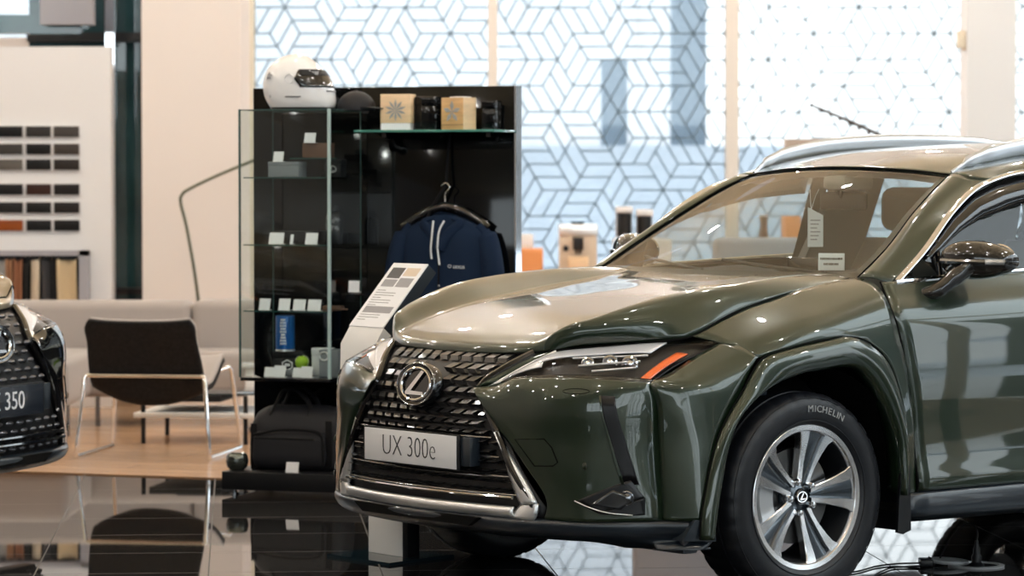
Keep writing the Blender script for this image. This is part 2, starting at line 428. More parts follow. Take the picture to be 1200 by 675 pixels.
# --- front bumper
STRIP = [[(.732,.380,.810),(.712,.412,.818),(.694,.443,.822)],
         [(.800,.335,.770),(.782,.370,.777),(.766,.388,.772)],
         [(.893,.272,.703),(.874,.298,.710),(.852,.325,.714)]]
both('grille_surround', STRIP, 'paint', car)
BUMP = [
 [(.893,.272,.703),(.852,.325,.714),(.849,.415,.734),(.812,.537,.742),(.774,.609,.744),(.697,.705,.740),(.592,.783,.730)],
 [(.901,.277,.697),(.880,.330,.694),(.866,.418,.706),(.828,.545,.712),(.790,.613,.714),(.717,.708,.716),(.588,.792,.706)],
 [(.904,.284,.690),(.896,.330,.668),(.875,.420,.674),(.838,.550,.678),(.803,.616,.681),(.732,.706,.688),(.581,.799,.676)],
 [(.904,.295,.678),(.897,.336,.654),(.877,.424,.656),(.841,.553,.660),(.806,.618,.662),(.735,.708,.668),(.578,.800,.660)],
 [(.882,.398,.562),(.874,.448,.556),(.862,.490,.552),(.838,.560,.550),(.801,.625,.550),(.735,.712,.550),(.574,.801,.553)],
 [(.855,.492,.458),(.849,.518,.452),(.840,.545,.450),(.824,.590,.450),(.789,.652,.450),(.727,.722,.450),(.572,.807,.450)],
 [(.832,.566,.352),(.829,.576,.353),(.821,.591,.354),(.804,.626,.355),(.774,.672,.356),(.714,.732,.357),(.570,.813,.360)],
 [(.837,.556,.300),(.831,.575,.298),(.822,.592,.297),(.805,.630,.296),(.771,.680,.296),(.711,.736,.297),(.568,.816,.298)]]
bump = both('front_bumper', BUMP, 'paint', car, nv=5, nu=5)
SIDE = [
 [(.290,.787,.853),(.265,.845,.835),(.237,.893,.803)],
 [(.420,.784,.800),(.350,.855,.785),(.275,.897,.760)],
 [(.520,.784,.755),(.430,.860,.745),(.305,.899,.715)],
 [(.592,.784,.729),(.475,.865,.710),(.328,.900,.680)],
 [(.582,.799,.674),(.490,.868,.655),(.360,.900,.640)],
 [(.574,.801,.553),(.505,.868,.550),(.418,.901,.553)],
 [(.572,.807,.450),(.515,.870,.450),(.452,.902,.450)],
 [(.570,.813,.360),(.522,.870,.360),(.472,.902,.360)],
 [(.568,.816,.298),(.525,.868,.298),(.486,.900,.300)]]
both('bumper_corner', SIDE, 'paint', car)
# dark lip under the bumper
def yx(y): return float(np.interp(abs(y), [0,.30,.526,.60,.70,.765,.80,.86,.90], [.925,.905,.850,.815,.740,.660,.590,.520,.470]))
LIPY = [-.90,-.86,-.80,-.765,-.70,-.60,-.526,-.30,0,.30,.526,.60,.70,.765,.80,.86,.90]
lip = [[(yx(y) - .012, y, .300) for y in LIPY], [(yx(y) + .012, y, .287) for y in LIPY],
       [(yx(y) + .004, y, .262) for y in LIPY], [(yx(y) - .035, y, .236) for y in LIPY], [(yx(y) - (.12 if abs(y) < .62 else (.07 if abs(y) < .8 else .02)), y, .222) for y in LIPY], [((.30 if abs(y) < .62 else yx(y) - (.13 if abs(y) < .8 else .03)), y, .208) for y in LIPY]]
panel('bumper_lip', lip, 'navy_plastic', car, nv=4, nu=3, thick=.006)
for s in (1, -1):
    b = MB()
    b.prism([(.535,s*.872,.236),(.428,s*.910,.232),(.432,s*.912,.302),(.505,s*.898,.302)], (0,-s*.05,0))
    b.box((.455,min(s*.58,s*.855),.192),(.515,max(s*.58,s*.855),.240),.006)
    b.build('air_deflector', 'navy_plastic', car)

# --- black slit, fog light, tow cover, sensors laid on the bumper skin
def skin(obj_rows):
    Q = surf(obj_rows, 6, 6); vs = []; fs = []
    nr, nc = Q.shape[:2]
    for r in Q:
        for p in r: vs.append(Vector(p))
    for i in range(nr - 1):
        for j in range(nc - 1):
            fs.append((i * nc + j, i * nc + j + 1, (i + 1) * nc + j + 1, (i + 1) * nc + j))
    return BVHTree.FromPolygons(vs, fs)
BV = skin(BUMP)
def on_bump(y, z, off=0.0):
    p, n, i, d = BV.ray_cast(Vector((1.5, y, z)), Vector((-1, 0, 0)))
    if p is None:
        p, n, i, d = BV.find_nearest(Vector((.75, y, z)))
    if n.x < 0: n = -n
    return p + n * off
def patch_poly(name, poly, mat, parent, off, side, thick=.004, n=8):
    """a quad (4 (y,z) corners) projected on the bumper skin"""
    a, bq, c, d = [np.array(p) for p in poly]
    G = []
    for i in range(n + 1):
        u = i / n; row = []
        for j in range(n + 1):
            v = j / n
            q = (a * (1 - u) + bq * u) * (1 - v) + (d * (1 - u) + c * u) * v
            p = on_bump(q[0], q[1], off); row.append((p.x, side * p.y, p.z))
        G.append(row)
    b = MB(); b.grid(G); o = b.build(name, mat, parent, smooth=60)
    md = o.modifiers.new('thickness', 'SOLIDIFY'); md.thickness = thick; md.offset = 0
    return o
for s in (1, -1):
    patch_poly('air_slit', [(.706,.692),(.736,.690),(.781,.412),(.757,.414)], 'slit_black', car, .002, s)
    patch_poly('slit_edge', [(.703,.692),(.707,.692),(.758,.414),(.753,.414)], 'paint', car, .005, s)
    f1 = patch_poly('fog_light', [(.655,.360),(.768,.428),(.790,.372),(.712,.322)], 'slit_black', car, .003, s)
    patch_poly('fog_light_base', [(.712,.322),(.790,.372),(.791,.318),(.770,.316)], 'slit_black', f1, .003, s)
    # chrome outline of the fog light
    pl = [(.652,.362),(.690,.342),(.730,.326),(.772,.318)]
    b = MB(); b.tube([Vector((on_bump(y, z, .006).x, s * on_bump(y, z, .006).y, on_bump(y, z, .006).z)) for y, z in pl], .0018, 6, smooth=4)
    b.build('fog_light_trim', 'satin', f1)
    patch_poly('fog_lens', [(.694,.352),(.738,.398),(.776,.372),(.752,.336)], 'fog_glass', f1, .007, s)
    c = on_bump(.762, .372, .006); b = MB()
    b.lathe([(0, .004), (.010, .003), (.017, -.002), (.021, .005), (.023, .003), (.023, -.004)], 20, 'X', Matrix.Translation((c.x, s * c.y, c.z)) @ Matrix.Rotation(s * .75, 4, 'Z')); b.build('fog_reflector', 'dark_chrome', f1)
    # headlamp washer, parking sensor
    if s == 1:
        T = [(.455,.546),(.560,.552),(.583,.526),(.602,.480),(.588,.468),(.524,.465)]
        b = MB(); b.tube([on_bump(y, z, .001) for y, z in T], .0022, 5, closed=True); b.build('tow_cover_gap', 'void', car)
    c = on_bump(.676, .471, .001); b = MB()
    b.tube([(c.x + .004*math.sin(0), s * (c.y + .0125 * math.cos(k * PI / 8)), c.z + .0125 * math.sin(k * PI / 8)) for k in range(16)], .0016, 5, closed=True)
    b.sphere((c.x, s * c.y, c.z), .0105, 14, 8, (.4, 1, 1)); b.build('parking_sensor', 'paint', car)
    c = on_bump(.642, .702, .001); b = MB()
    b.tube([(on_bump(.642 + .036 * math.cos(k * PI / 8), .704 + .008 * math.sin(k * PI / 8), .001).x, s * (.642 + .036 * math.cos(k * PI / 8)), .704 + .008 * math.sin(k * PI / 8)) for k in range(16)], .0012, 5, closed=True)
    b.build('washer_cover_gap', 'void', car)

# --- headlights
TOP = [(.852,.325,.715),(.776,.380,.769),(.694,.444,.820),(.562,.545,.838),(.433,.641,.850),(.290,.787,.853)]
BOT = [(.850,.330,.713),(.849,.415,.734),(.812,.537,.742),(.774,.609,.744),(.697,.705,.740),(.592,.782,.731)]
RIGHT = (.485,.770,.785)
mid = []
for k, (a, c) in enumerate(zip(TOP, BOT)):
    m_ = (np.array(a) + np.array(c)) / 2 + np.array((.012, .008, .004)) * min(1, k * (5 - k) / 3)
    if k == 5: m_ = np.array(RIGHT)
    mid.append(tuple(m_))
LAMP = [TOP, mid, BOT]
LQ = surf(LAMP, 12, 12)          # rows: top to bottom (25) x columns: inner to outer (61)
def lamp_piece(name, r0, r1, c0, c1, off, mat, parent, side, thick=.004):
    G = []
    for i in range(r0, r1 + 1):
        row = []
        for j in range(c0, c1 + 1):
            p = Vector(LQ[i][j])
            row.append((p.x + off * .62, side * (p.y + off * .62), p.z + off * .45))
        G.append(row)
    b = MB(); b.grid(G)
    o = b.build(name, mat, parent, smooth=60, weld=1e-4)
    if thick:
        md = o.modifiers.new('thickness', 'SOLIDIFY'); md.thickness = thick; md.offset = 0
    return o
def lamp_lines(name, lines, r, off, mat, parent, side):
    """lines of (row, column) points drawn as bars inside the lamp"""
    b = MB()
    for ln in lines:
        P = []
        for (i, j) in ln:
            p = Vector(LQ[int(i)][int(j)]); P.append((p.x + off * .62, side * (p.y + off * .62), p.z + off * .45))
        b.tube(P, r, 8)
    return b.build(name, mat, parent)
for s in (1, -1):
    hl = lamp_piece('headlight', 0, 24, 0, 60, -.030, 'slit_black', car, s)
    lamp_piece('daytime_light', 1, 8, 3, 50, -.008, 'drl', hl, s)
    lamp_piece('daytime_light', 8, 13, 1, 21, -.010, 'drl', hl, s)
    lamp_piece('side_reflector', 7, 22, 56, 59, -.007, 'orange_lens', hl, s)
    for (i, j, r_) in ((13, 36, .017), (13, 42, .020), (14, 48, .022)):
        p = Vector(LQ[i][j]); b = MB()
        b.lathe([(r_ * 1.25, -.004), (r_ * 1.25, .008), (r_, .010), (r_ * .8, .002), (r_ * .45, .011), (0.0, .014)], 20, 'X',
                Matrix.Translation((p.x - .022, s * (p.y - .020), p.z - .008)) @ Matrix.Rotation(s * .62, 4, 'Z'))
        b.build('projector_lens', 'chrome', hl)
    lamp_lines('lamp_bar', [[(15, 34), (12, 50)], [(19, 40), (16, 51)], [(9, 30), (9, 50)]], .0035, -.012, 'satin', hl, s)
    lamp_piece('lamp_trim', 22, 24, 4, 60, -.004, 'black_gloss', hl, s)
    lamp_piece('lens_cover', 0, 24, 0, 60, .0, 'lens', hl, s, 0)
    b = MB(); b.tube([Vector((p[0] + .002, s * p[1], p[2] - .002)) for p in TOP[:3]], .005, 6, smooth=4); b.build('lamp_spear', 'satin', hl)
    b = MB(); b.prism([(.852,s*.322,.716),(.868,s*.310,.707),(.846,s*.352,.722),(.80,s*.372,.752)], (-.006, 0, -.004)); b.build('lamp_tip', 'satin', hl)

# --- grille
ZC = [.25,.30,.36,.43,.50,.60,.70,.76,.80,.83]; XC = [.915,.925,.932,.938,.940,.930,.908,.858,.800,.770]
ZH = [.25,.30,.335,.35,.45,.56,.65,.703,.76,.812,.83]; HW = [.50,.52,.53,.515,.445,.380,.315,.278,.325,.384,.40]
def gx(y, z): return float(np.interp(z, ZC, XC)) - .26 * y * y
def hw(z): return float(np.interp(z, ZH, HW))
G = []
for z in np.linspace(.262, .815, 24):
    w = hw(z) + .02
    G.append([(gx(y, z) - .030, y, z) for y in np.linspace(-w, w, 25)])
b = MB(); b.grid(G); gr = b.build('grille', 'grille_back', car, smooth=60)
md = gr.modifiers.new('thickness', 'SOLIDIFY'); md.thickness = .006; md.offset = 0
# outer black border of the spindle, down each side
for s in (1, -1):
    b = MB()
    pts = [(gx(hw(z), z) - .012, s * hw(z), z) for z in (.812,.76,.703,.64,.56,.45,.36,.31)]
    b.tube(pts, .013, 8, smooth=3)
    b.build('grille_border', 'black_gloss', gr)
b = MB()
rows = [.792,.756,.720,.684,.648,.616,.586,.558,.530,.500,.470,.440,.410,.382]
for ri, z in enumerate(rows):
    h = .030 - .0011 * ri if ri < 6 else max(.008, .022 - .0018 * (ri - 5))
    w_ = .057 if ri < 8 else .062
    yy = w_ / 2 if ri % 2 else 0.0
    W = hw(z) - .022
    k = 0
    while True:
        y = yy + k * w_
        if y > W: break
        for s in ((1, -1) if y > 1e-6 else (1,)):
            if (y / .108) ** 2 + ((z - .699) / .076) ** 2 < 1.0: continue
            wd = min(.90 * w_, 2 * (W + .012 - y)) if y + w_ / 2 > W else .90 * w_
            prof = [(-.5, 0), (-.22, .5), (.5, .5), (.26, 0), (.5, -.5), (-.22, -.5)]
            P = []
            for (u, v) in prof:
                py = s * (y + u * wd); pz = z + v * h
                P.append((gx(py, pz) - .004 - (.010 if v > 0 else (.012 if v < 0 else 0.0)), py, pz))
            V = [b.bm.verts.new(p) for p in P]; Bk = [b.bm.verts.new((p[0] - .022, p[1], p[2])) for p in P]
            for (i0, i1, i2, i3) in ((0, 1, 2, 3), (0, 3, 4, 5)): b.bm.faces.new((V[i0], V[i1], V[i2], V[i3]))
            for i in range(6): b.bm.faces.new((V[i], V[(i + 1) % 6], Bk[(i + 1) % 6], Bk[i]))
        k += 1
b.build('grille_mesh', 'grille_chip', gr, smooth=20)
b = MB()
for z in (.545, .485, .425, .368):
    w = hw(z) - .03
    b.tube([(gx(y, z) - .012, y, z) for y in np.linspace(-w, w, 9)], .0035, 6)
b.build('grille_slat', 'dark_chrome', gr)
# chrome claw: two spears down the sides and a bar along the bottom
for s in (1, -1):
    out = [(.884,.382,.568),(.872,.432,.500),(.858,.492,.420),(.848,.540,.347)]
    inn = [(.890,.378,.562),(.884,.405,.500),(.876,.432,.420),(.862,.466,.338)]
    mdl = [((a[0] + c[0]) / 2 + .014, (a[1] + c[1]) / 2, (a[2] + c[2]) / 2) for a, c in zip(out, inn)]
    panel('grille_spear', [[(p[0], s * p[1], p[2]) for p in r] for r in (out, mdl, inn)], 'satin', gr, nv=3, nu=6, thick=.014, smooth=35)
    cor = [[(.848,.540,.347),(.862,.503,.346),(.862,.466,.338)], [(.850,.541,.325),(.868,.500,.322),(.872,.452,.320)], [(.855,.528,.292),(.870,.490,.294),(.880,.445,.298)]]
    panel('spear_foot', [[(p[0], s * p[1], p[2]) for p in r] for r in cor], 'satin', gr, nv=3, nu=3, thick=.014, smooth=35)
ys = [-.455,-.40,-.30,-.15,0,.15,.30,.40,.455]
bar = [[(gx(y, .335) + .000, y, .334) for y in ys], [(gx(y, .32) + .012, y, .322) for y in ys], [(gx(y, .30) + .010, y, .304) for y in ys], [(gx(y, .29) - .006, y, .294) for y in ys]]
panel('chrome_bar', bar, 'satin', gr, nv=3, nu=3, thick=.010, smooth=35)
b = MB(); b.tube([(gx(y, .362) + .004, y, .362) for y in np.linspace(-.455, .455, 13)], .0055, 8); b.build('chrome_strip', 'chrome', gr)
b = MB(); b.prism([(.915, y, z) for y, z in ((-.34,.292),(.34,.292),(.29,.262),(-.29,.262))], (.018, 0, 0)); b.build('lower_intake', 'void', gr)
# emblem
EZ = .699; EX = .922
tilt = frame((EX, 0, EZ), (0, 1, 0), (-.20, 0, 1))
em = MB(); em.lathe([(.112, -.030), (.112, -.004), (.104, .006), (.090, .004), (.088, -.002), (0, -.002)], 48, 'Z', tilt @ Matrix.Diagonal((.94, .66, 1, 1)))
em = em.build('emblem', 'black_gloss', car)
def ell(a, c, n=48, z=0.0): return [tilt @ Vector((a * math.cos(2 * PI * k / n), c * math.sin(2 * PI * k / n), z)) for k in range(n)]
b = MB(); b.tube(ell(.078, .053, z=.004), .0058, 8, closed=True); b.build('emblem_ring', 'chrome', em)
b = MB(); b.tube(ell(.100, .069, z=.005), .0030, 8, closed=True); b.build('emblem_rim', 'dark_chrome', em)
def emblem_L(sc, mtx, name, mat, parent, ext=.006):
    poly = [(.30,.92),(.48,.80),(-.28,-.42),(.58,-.46),(.64,-.66),(-.62,-.66),(-.64,-.50)]
    b = MB(); b.prism([(x * sc[0], y * sc[1], .0) for x, y in poly], (0, 0, ext), mtx); return b.build(name, mat, parent, smooth=0)
emblem_L((.078, .053), tilt, 'emblem_letter', 'chrome', em)
# number plate
pl = MB(); pl.box((.938, -.262, .436), (.950, .262, .552), .003)
pl = pl.build('number_plate', 'black_plastic', car)
b = MB(); b.box((.9485, -.252, .4395), (.9515, .252, .5465), .0012); b.build('plate_face', 'white_plate', pl)
text('plate_lettering', 'UX 300e', .098, 'ink', pl, frame((.9522, -.005, .4925), (0, 1, 0), (0, 0, 1)), offset=-.0022, sx=.83)
b = MB(); b.box((.900, .262, .452), (.942, .312, .545), .003); b.build('plate_bracket', 'navy_plastic', pl)

# --- fenders and wheel-arch trims
FEND = [
 [(.348,.706,.867),(.315,.765,.853),(.285,.825,.838),(.237,.893,.803)],
 [(.135,.708,.945),(.150,.775,.915),(.150,.872,.862),(.120,.902,.826)],
 [(.020,.706,.972),(.020,.780,.945),(.020,.878,.892),(.020,.903,.842)],
 [(-.12,.698,1.003),(-.12,.780,.968),(-.12,.878,.914),(-.11,.904,.853)],
 [(-.26,.676,1.022),(-.25,.780,.992),(-.25,.876,.930),(-.235,.903,.832)],
 [(-.42,.638,1.036),(-.395,.770,1.022),(-.372,.872,.944),(-.395,.896,.830)]]
FB = [[(-.235,.903,.832),(-.395,.896,.830)], [(-.306,.903,.795),(-.410,.897,.79)], [(-.377,.904,.686),(-.438,.899,.66)], [(-.413,.904,.557),(-.455,.899,.55)],
      [(-.418,.903,.439),(-.464,.897,.44)], [(-.411,.900,.326),(-.472,.895,.325)]]
both('fender', FEND, 'paint', car, extra=((FB, 5, 5),), weld=.006)
AO = [(.489,.240),(.486,.309),(.466,.398),(.447,.473),(.411,.565),(.358,.643),(.311,.700),(.231,.797),(.111,.827),(-.044,.849),(-.191,.853),(-.306,.795),(-.377,.686),(-.413,.557),(-.418,.439),(-.411,.326)]
AI = [(.436,.240),(.422,.325),(.401,.431),(.373,.537),(.319,.631),(.221,.700),(.161,.722),(.101,.737),(.040,.750),(-.009,.753),(-.179,.757),(-.258,.698),(-.329,.596),(-.365,.511),(-.380,.428),(-.384,.329)]
def arch(AO, AI, ox=0.0, ys=(.902,.924,.928,.912,.85)):
    r = [[], [], [], [], []]
    for (a, c) in zip(AO, AI):
        lo = [(a[0] + ox, ys[0], a[1])]
        for q, f in enumerate((.25, .72)):
            lo.append((a[0] * (1 - f) + c[0] * f + ox, ys[1 + q], a[1] * (1 - f) + c[1] * f))
        lo.append((c[0] + ox, ys[3], c[1])); lo.append((c[0] + ox, ys[4], c[1] + .012))
        for i in range(5): r[i].append(lo[i])
    return r
both('wheel_arch_trim', arch(AO, AI), 'paint', car, nv=3, nu=4)
b = MB()
for s in (1, -1): b.tube([(x, s * .9035, z) for x, z in AO], .0024, 6, smooth=4)
b.build('arch_gap', 'void', car)
# wheel-well liner, mud flap
for ax in (0.0, -2.64):
    for s in (1, -1):
        b = MB(); G = []
        for k in range(25):
            a = -.25 + (PI + .5) * k / 24
            x = .435 * math.cos(a); z = .33 + .435 * math.sin(a) * (1.0 if math.sin(a) > 0 else .6)
            G.append([(ax + x * .97, s * .895, min(z, .775)), (ax + x * .95, s * .70, min(z, .765)), (ax + x * .9, s * .56, min(z, .755))])
        b.grid(G)
        w = b.build('wheel_liner', 'void', car, smooth=60)
for s in (1, -1):
    b = MB(); b.prism([(-.384,s*.915,.44),(-.425,s*.912,.42),(-.432,s*.912,.21),(-.395,s*.912,.198),(-.370,s*.912,.205),(-.378,s*.912,.33)], (0, -s * .012, 0)); b.prism([(-.425,s*.905,.42),(-.425,s*.70,.44),(-.425,s*.70,.205),(-.432,s*.905,.205)], (.012, 0, 0))
    b.build('mud_flap', 'black_plastic', car)
b = MB(); b.box((.16,.66,.655),(.22,.80,.70),.004); b.box((.02,.66,.685),(.24,.70,.71),.004); b.box((.10,.70,.67),(.14,.79,.71),.004); b.build('sensor_bracket', 'navy_plastic', car)

# --- wheels
def make_wheel(parent, loc, side, spin):
    w = empty('wheel', loc, 0 if side > 0 else PI); w.parent = parent
    tw = 160
    def tread(i, k):
        if i in (5, 6, 12, 11): return -.007 if k % 5 == 0 else 0
        if i in (4, 13): return -.004 if k % 5 == 0 else 0
        return 0
    prof = [(.232,.094),(.240,.103),(.262,.112),(.290,.1135),(.316,.107),(.333,.094),(.340,.078),(.341,.052),(.334,.050),(.334,.042),(.341,.040),(.341,-.040),(.340,-.078),(.333,-.094),(.316,-.107),(.290,-.1135),(.255,-.108),(.226,-.098)]
    b = MB(); b.lathe(prof, tw, 'Y', radial=tread, closed_prof=False); b.build('tyre', 'rubber', w, smooth=35)
    b = MB(); b.tube([(.250 * math.cos(2 * PI * k / 64), .1085, .250 * math.sin(2 * PI * k / 64)) for k in range(64)], .0022, 6, closed=True)
    b.tube([(.322 * math.cos(2 * PI * k / 64), .1035, .322 * math.sin(2 * PI * k / 64)) for k in range(64)], .0015, 6, closed=True); b.build('tyre_rib', 'rubber', w)
    # lettering on the sidewall
    bm = bmesh.new()
    word = 'MICHELIN'; wid = dict(M=.92, I=.36, C=.78, H=.80, E=.68, L=.64, N=.80); pos = 0.0
    for q, ch in enumerate(word):
        th = R(93 - (pos + wid[ch] / 2) * 6.3); pos += wid[ch]
        me = text_mesh(ch, .031, ext=.0015, sx=1.12)
        mtx = frame((-.287 * math.cos(th), .1142, .287 * math.sin(th)), (-math.sin(th), 0, -math.cos(th)), (-math.cos(th), 0, math.sin(th)))
        me.transform(mtx); bm.from_mesh(me); bpy.data.meshes.remove(me)
    me = bpy.data.meshes.new('sidewall_lettering'); bm.to_mesh(me); bm.free(); link_obj('sidewall_lettering', me, 'letter_rubber', w)
    b = MB(); b.lathe([(.238,.088),(.238,.097),(.234,.100),(.219,.098),(.214,.092),(.212,.084)], 72, 'Y'); b.build('rim', 'alu', w, smooth=30)
    b = MB(); b.lathe([(.214,.090),(.205,.06),(.198,.0),(.198,-.06),(.21,-.09)], 60, 'Y'); b.bm.faces.ensure_lookup_table()
    bmesh.ops.delete(b.bm, geom=[f for f in b.bm.faces if len(f.verts) > 4], context='FACES'); b.build('rim_barrel', 'rim_dark', w)
    def sp(r, t, th, y):   # point on the wheel: r along the spoke, t across
        return (-(r * math.cos(th) - t * math.sin(th)), y, r * math.sin(th) + t * math.cos(th))
    RS = [.046, .075, .11, .15, .185, .217]
    OUT = [.028, .031, .038, .050, .063, .078]     # half width of the spoke
    INN = [.008, .013, .019, .024, .028, .036]     # half width of the grey pocket
    YF = [.070, .071, .074, .080, .087, .095]
    for q in range(5):
        th = R(76 + 72 * q + spin)
        b = MB()
        for sg in (1, -1):
            G = []
            for r, o_, n_, y in zip(RS, OUT, INN, YF):
                rr = math.sqrt(max(r * r - o_ * o_, 1e-6)) if r > .2 else r
                G.append([sp(rr, sg * o_ * 1.0, th, y - .030), sp(rr, sg * o_, th, y - .003), sp(rr, sg * (o_ - .003), th, y), sp(r, sg * (n_ + .001), th, y), sp(r, sg * n_, th, y - .014)])
            b.grid(G)
        b.build('spoke', 'alu', w, smooth=30)
        b = MB(); G = []
        for r, n_, y in zip(RS, INN, YF):
            G.append([sp(r, n_, th, y - .012), sp(r, n_ * .4, th, y - .007), sp(r, -n_ * .4, th, y - .007), sp(r, -n_, th, y - .012)])
        b.grid(G); b.build('spoke_pocket', 'rim_grey', w, smooth=40)
        th2 = R(76 + 36 + 72 * q + spin)
        b = MB(); b.lathe([(.0118, .040), (.0118, .079), (.009, .084), (0, .085)], 12, 'Y', Matrix.Translation((-.053 * math.cos(th2), 0, .053 * math.sin(th2))))
        b.build('lug_nut', 'chrome', w, smooth=30)
    b = MB(); b.lathe([(.068, .035), (.062, .052), (.044, .058), (.028, .066), (.026, .060), (0, .060)], 40, 'Y'); b.build('hub', 'rim_grey', w)
    b = MB(); b.lathe([(.027, .058), (.027, .073), (.024, .0765), (.021, .075), (0, .075)], 32, 'Y'); hc = b.build('hub_cap', 'black_gloss', w)
    hm = frame((0, .0757, 0), (-1, 0, 0), (0, 0, 1))
    b = MB(); b.tube([hm @ Vector((.0205 * math.cos(2 * PI * k / 32), .0165 * math.sin(2 * PI * k / 32), 0)) for k in range(32)], .0022, 6, closed=True); b.build('cap_ring', 'chrome', hc)
    emblem_L((.016, .0135), hm @ Matrix.Rotation(.15, 4, 'Z'), 'cap_letter', 'chrome', hc, .002)
    b = MB(); b.lathe([(.060, .030), (.155, .030), (.155, .008), (.060, .008)], 48, 'Y'); b.build('brake_disc', 'disc', w, smooth=30)
    b = MB()
    G = []
    for k in range(9):
        a = R(152 + 56 * k / 8)
        G.append([(-rr * math.cos(a) * -1 * -1, y, rr * math.sin(a)) for rr, y in ((.105, .034), (.108, .052), (.165, .052), (.176, .040), (.176, .0))])
    b.grid(G); b.build('brake_caliper', 'caliper', w, smooth=40)
    return w
w1 = make_wheel(car, (0, .772, .3405), 1, 0)
def copy_part(o, parent, loc, rz):
    c = o.copy(); COL.objects.link(c); c.parent = parent; c.location = loc; c.rotation_euler = (0, 0, rz)
    for ch in list(o.children):
        d = ch.copy(); COL.objects.link(d); d.parent = c
        for g in list(ch.children):
            e2 = g.copy(); COL.objects.link(e2); e2.parent = d
    return c
copy_part(w1, car, (0, -.772, .3405), PI)
copy_part(w1, car, (-2.64, .772, .3405), 0)
copy_part(w1, car, (-2.64, -.772, .3405), PI)

# --- windscreen, pillars, roof
WS = [[(-.325,0,1.026),(-.338,.22,1.027),(-.370,.45,1.030),(-.414,.674,1.037)],
      [(-.490,0,1.152),(-.503,.21,1.150),(-.545,.43,1.142),(-.582,.646,1.136)],
      [(-.655,0,1.262),(-.668,.20,1.259),(-.710,.40,1.246),(-.762,.588,1.249)],
      [(-.812,0,1.346),(-.824,.19,1.343),(-.862,.37,1.330),(-.903,.548,1.328)],
      [(-.955,0,1.405),(-.963,.18,1.402),(-.988,.35,1.393),(-1.015,.511,1.379)]]
wsq = panel('windscreen', full(WS), 'glass', car, nv=5, nu=5, thick=0)
b = MB(); Q = surf(full(WS), 10, 6)
nr, nc = Q.shape[:2]
def off(p): return (p[0] - .002, p[1], p[2] - .003)
b.grid([[off(Q[i][j]) for j in range(nc)] for i in range(0, 3)])
b.grid([[off(Q[i][j]) for j in range(nc)] for i in range(nr - 2, nr)])
for rng in (range(0, 2), range(nc - 2, nc)): b.grid([[off(Q[i][j]) for j in rng] for i in range(nr)])
b.build('windscreen_border', 'black_plastic', wsq, smooth=60)
cw = [[(-.310,0,1.033),(-.320,.2,1.033),(-.362,.42,1.035),(-.41,.60,1.032),(-.43,.66,1.028)],
      [(-.35,0,1.016),(-.362,.2,1.016),(-.40,.42,1.017),(-.455,.60,1.018),(-.47,.66,1.02)]]
panel('cowl_panel', full(cw), 'black_plastic', car, nv=3, nu=4)
def wx(y): return -.335 - .26 * y * y
for y0, y1 in ((.50, -.02), (-.06, -.52)):
    b = MB(); b.tube([(wx(y) - .035 - .02 * k, y, 1.048 + .012 * k) for k, y in enumerate(np.linspace(y0, y1, 4))], .006, 6, smooth=5)
    b.build('windscreen_wiper', 'black_plastic', car)
PIL = [[(-.412,.677,1.038),(-.415,.715,1.041),(-.432,.745,1.036),(-.470,.782,1.020)],
       [(-.580,.649,1.138),(-.578,.680,1.144),(-.598,.706,1.142),(-.650,.748,1.128)],
       [(-.760,.591,1.251),(-.752,.630,1.257),(-.775,.661,1.249),(-.810,.714,1.246)],
       [(-.901,.551,1.330),(-.895,.595,1.333),(-.917,.632,1.321),(-.950,.686,1.327)],
       [(-1.013,.514,1.381),(-1.000,.560,1.385),(-1.015,.615,1.372),(-1.070,.668,1.366)]]
both('windscreen_pillar', PIL, 'paint', car)
ROOF = [[(-.955,0,1.409),(-.963,.18,1.406),(-.988,.35,1.397),(-1.013,.514,1.382),(-1.010,.560,1.386),(-1.015,.615,1.374),(-1.070,.668,1.366)],
        [(-1.10,0,1.435),(-1.10,.18,1.432),(-1.10,.35,1.426),(-1.10,.500,1.414),(-1.10,.560,1.408),(-1.11,.615,1.395),(-1.15,.660,1.376)],
        [(-1.30,0,1.470),(-1.30,.18,1.468),(-1.30,.35,1.462),(-1.30,.500,1.452),(-1.30,.560,1.442),(-1.30,.612,1.426),(-1.30,.652,1.400)],
        [(-1.65,0,1.498),(-1.65,.18,1.496),(-1.65,.35,1.490),(-1.65,.500,1.480),(-1.65,.560,1.468),(-1.65,.612,1.450),(-1.65,.648,1.422)],
        [(-2.10,0,1.505),(-2.10,.18,1.502),(-2.10,.35,1.496),(-2.10,.500,1.484),(-2.10,.560,1.470),(-2.10,.612,1.450),(-2.10,.650,1.418)],
        [(-2.55,0,1.480),(-2.55,.18,1.478),(-2.55,.35,1.470),(-2.55,.500,1.456),(-2.55,.560,1.440),(-2.55,.615,1.412),(-2.55,.660,1.372)],
        [(-2.95,0,1.430),(-2.95,.18,1.428),(-2.95,.35,1.418),(-2.95,.500,1.402),(-2.95,.560,1.384),(-2.93,.620,1.350),(-2.90,.680,1.300)]]
panel('roof', full(ROOF), 'paint', car, nv=4, nu=3)
b = MB()
for s in (1, -1): b.tube([(-1.013, s * .514, 1.383), (-.988, s * .35, 1.398), (-.963, s * .18, 1.407), (-.955, 0, 1.410)], .003, 5, smooth=6); b.tube([(p[0], s * (p[1] + .001), p[2] + .001) for p in (PIL[0][0], PIL[1][0], PIL[2][0], PIL[3][0], PIL[4][0])], .003, 5, smooth=4)
b.build('windscreen_seal', 'void', car)
panel('headliner', full([[(p[0] - .02, p[1] * .97, p[2] - .035) for p in r[:6]] for r in ROOF]), 'liner', car, nv=2, nu=2, thick=0)
